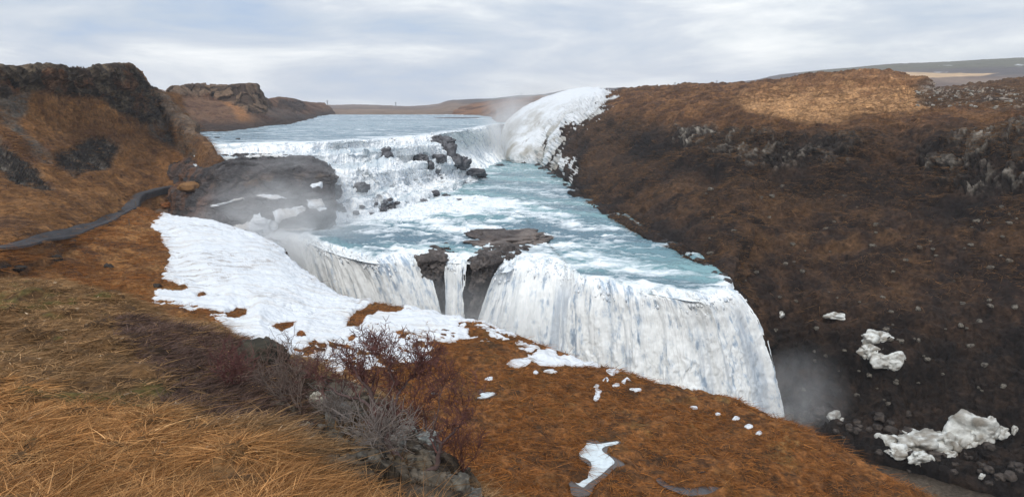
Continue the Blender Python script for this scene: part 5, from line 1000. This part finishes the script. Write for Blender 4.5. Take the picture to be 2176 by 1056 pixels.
# ================================================================== PYLONS, POSTS
M_steel = simple('grey_steel', lin(120, 124, 130), .6)
def pylon(x, y, d_, hpx, lb):
    b = np.array(P(x, y, d_)); s_ = d_ / F; H = hpx * s_; e = empty('pylon', tuple(b)); T = Tubes(); r_ = .45 * s_
    for sx in (-1, 1):
        for sy in (-1, 1): T.tube([(sx * H * .12, sy * H * .12, -H * .3), (sx * H * .02, sy * H * .02, H)], [r_, r_ * .6], lin(110, 114, 120), 4)
    for f_ in (.25, .5, .75): T.tube([(-H * .1 * (1 - f_), 0, H * f_), (H * .1 * (1 - f_), 0, H * f_)], [r_ * .7] * 2, lin(110, 114, 120), 4)
    T.build('mast', M_steel, e); A = Tubes(); A.tube([(-H * .28, 0, H * .8), (H * .28, 0, H * .8)], [r_] * 2, lin(110, 114, 120), 4); A.tube([(-H * .16, 0, H * .98), (H * .16, 0, H * .98)], [r_ * .8] * 2, lin(110, 114, 120), 4); A.build('crossarm', M_steel, e)
    tag(e, lb, 'pylon', group='power pylons on the skyline')
for x, y, h_, lb in [(696,224,10,'leftmost tiny power pylon on the far skyline'), (841,226,8,'tiny power pylon above the middle of the far river'), (1108,205,7,'faint power pylon on the skyline above the spray'), (1434,185,9,'small power pylon on the skyline right of the snow dome'), (1523,180,8,'rightmost small power pylon on the skyline')]: pylon(x, y, 1850, h_, lb)
M_wood = simple('weathered_post', lin(96, 84, 72), .85)
posts = []; bp = None
for k, (x, y) in enumerate([(290,436), (300,424), (312,417), (325,412), (338,409), (352,407), (366,404), (380,402)]):
    p_ = hit(['left', 'bog'], x, y, 1.5)
    if bp is None:
        T = Tubes(); T.tube([(0, 0, -.3), (0, 0, 1.0)], [.07, .06], (1, 1, 1), 6); T.tube([(0, 0, 1.0), (0, 0, 1.05)], [.06, .01], (1, 1, 1), 6); o = T.build('fence_post', M_wood, None); bp = o
    else: o = bp.copy(); C.objects.link(o)
    o.location = p_ + np.array([0, 0, .1]); posts.append(p_)
    tag(o, 'weathered wooden post of the low rope fence beside the footpath', 'fence post', group='fence posts along the footpath')
p_ = hit('bog', 276, 478, 1.5); o = bp.copy(); C.objects.link(o); o.location = p_; tag(o, 'lone wooden post standing in grass below the path bend', 'post')

# ================================================================== SPRAY (true volumes) AND AIR
def mist(name, c, r, dens, label, seed, nscale=2.6, thr=.46, col=(.99, .995, 1)):
    m = bpy.data.materials.new('spray'); m.use_nodes = True; t = m.node_tree; t.nodes.clear(); o_ = N(t, 'ShaderNodeOutputMaterial'); v_ = N(t, 'ShaderNodeVolumePrincipled'); v_.inputs['Color'].default_value = (*col, 1); v_.inputs['Anisotropy'].default_value = .15
    tc = N(t, 'ShaderNodeTexCoord'); ln_ = N(t, 'ShaderNodeVectorMath', operation='LENGTH'); t.links.new(tc.outputs['Object'], ln_.inputs[0])
    f_ = N(t, 'ShaderNodeMapRange', interpolation_type='SMOOTHSTEP'); f_.inputs['From Min'].default_value = 1.0; f_.inputs['From Max'].default_value = .1; t.links.new(ln_.outputs['Value'], f_.inputs[0])
    mp_ = N(t, 'ShaderNodeMapping'); mp_.inputs['Location'].default_value = (seed, seed * .7, 0); t.links.new(tc.outputs['Object'], mp_.inputs[0])
    nz_ = N(t, 'ShaderNodeTexNoise', i_Scale=nscale, i_Detail=5.0, i_Roughness=.6, i_Distortion=.6); t.links.new(mp_.outputs[0], nz_.inputs[0]); g_ = N(t, 'ShaderNodeMapRange'); g_.inputs['From Min'].default_value = thr - .12; g_.inputs['From Max'].default_value = thr + .25; t.links.new(nz_.outputs[0], g_.inputs[0])
    a_ = N(t, 'ShaderNodeMath', operation='MULTIPLY'); t.links.new(f_.outputs[0], a_.inputs[0]); t.links.new(g_.outputs[0], a_.inputs[1]); b_ = N(t, 'ShaderNodeMath', operation='MULTIPLY'); b_.inputs[1].default_value = dens; t.links.new(a_.outputs[0], b_.inputs[0]); t.links.new(b_.outputs[0], v_.inputs['Density']); t.links.new(v_.outputs[0], o_.inputs['Volume'])
    V, Fc = ICO[3]; o = raw_mesh(name, V, Fc, m); o.location = c; o.scale = r; tag(o, label, 'spray', 'stuff'); return o
mist('mist', P(600, 520, 138), (24, 14, 17), .26, 'thick spray at the left end of the lower falls', 3)
mist('mist', P(650, 440, 158), (20, 11, 19), .09, 'thin spray drifting up over the rock platform', 5)
mist('mist', P(1082, 290, 325), (18, 16, 22), .16, 'spray cloud at the foot of the upper plunge', 7)
mist('mist', P(1130, 225, 380), (32, 24, 20), .06, 'thin spray rising above the ice dome', 9)
mist('mist', P(1695, 860, 97), (9, 6, 11), .14, 'spray at the right foot of the lower falls', 11)
mist('mist', P(940, 700, 108), (34, 8, 11), .10, 'light spray in the gorge in front of the lower falls', 13)

# thin air that greys the far moor
bm = bmesh.new(); bmesh.ops.create_cube(bm, size=1); m = bpy.data.meshes.new('haze'); bm.to_mesh(m); bm.free()
hz = bpy.data.objects.new('haze', m); C.objects.link(hz); hz.scale = (8400, 7000, 214); hz.location = (0, 1000, 37)
mh = bpy.data.materials.new('air'); mh.use_nodes = True; t = mh.node_tree; t.nodes.clear(); o_ = N(t, 'ShaderNodeOutputMaterial'); v_ = N(t, 'ShaderNodeVolumePrincipled'); v_.inputs['Color'].default_value = (.86, .92, 1, 1); v_.inputs['Density'].default_value = .00015; t.links.new(v_.outputs[0], o_.inputs['Volume'])
m.materials.append(mh); tag(hz, 'thin grey air between the viewer and the far hills', 'haze', 'stuff')
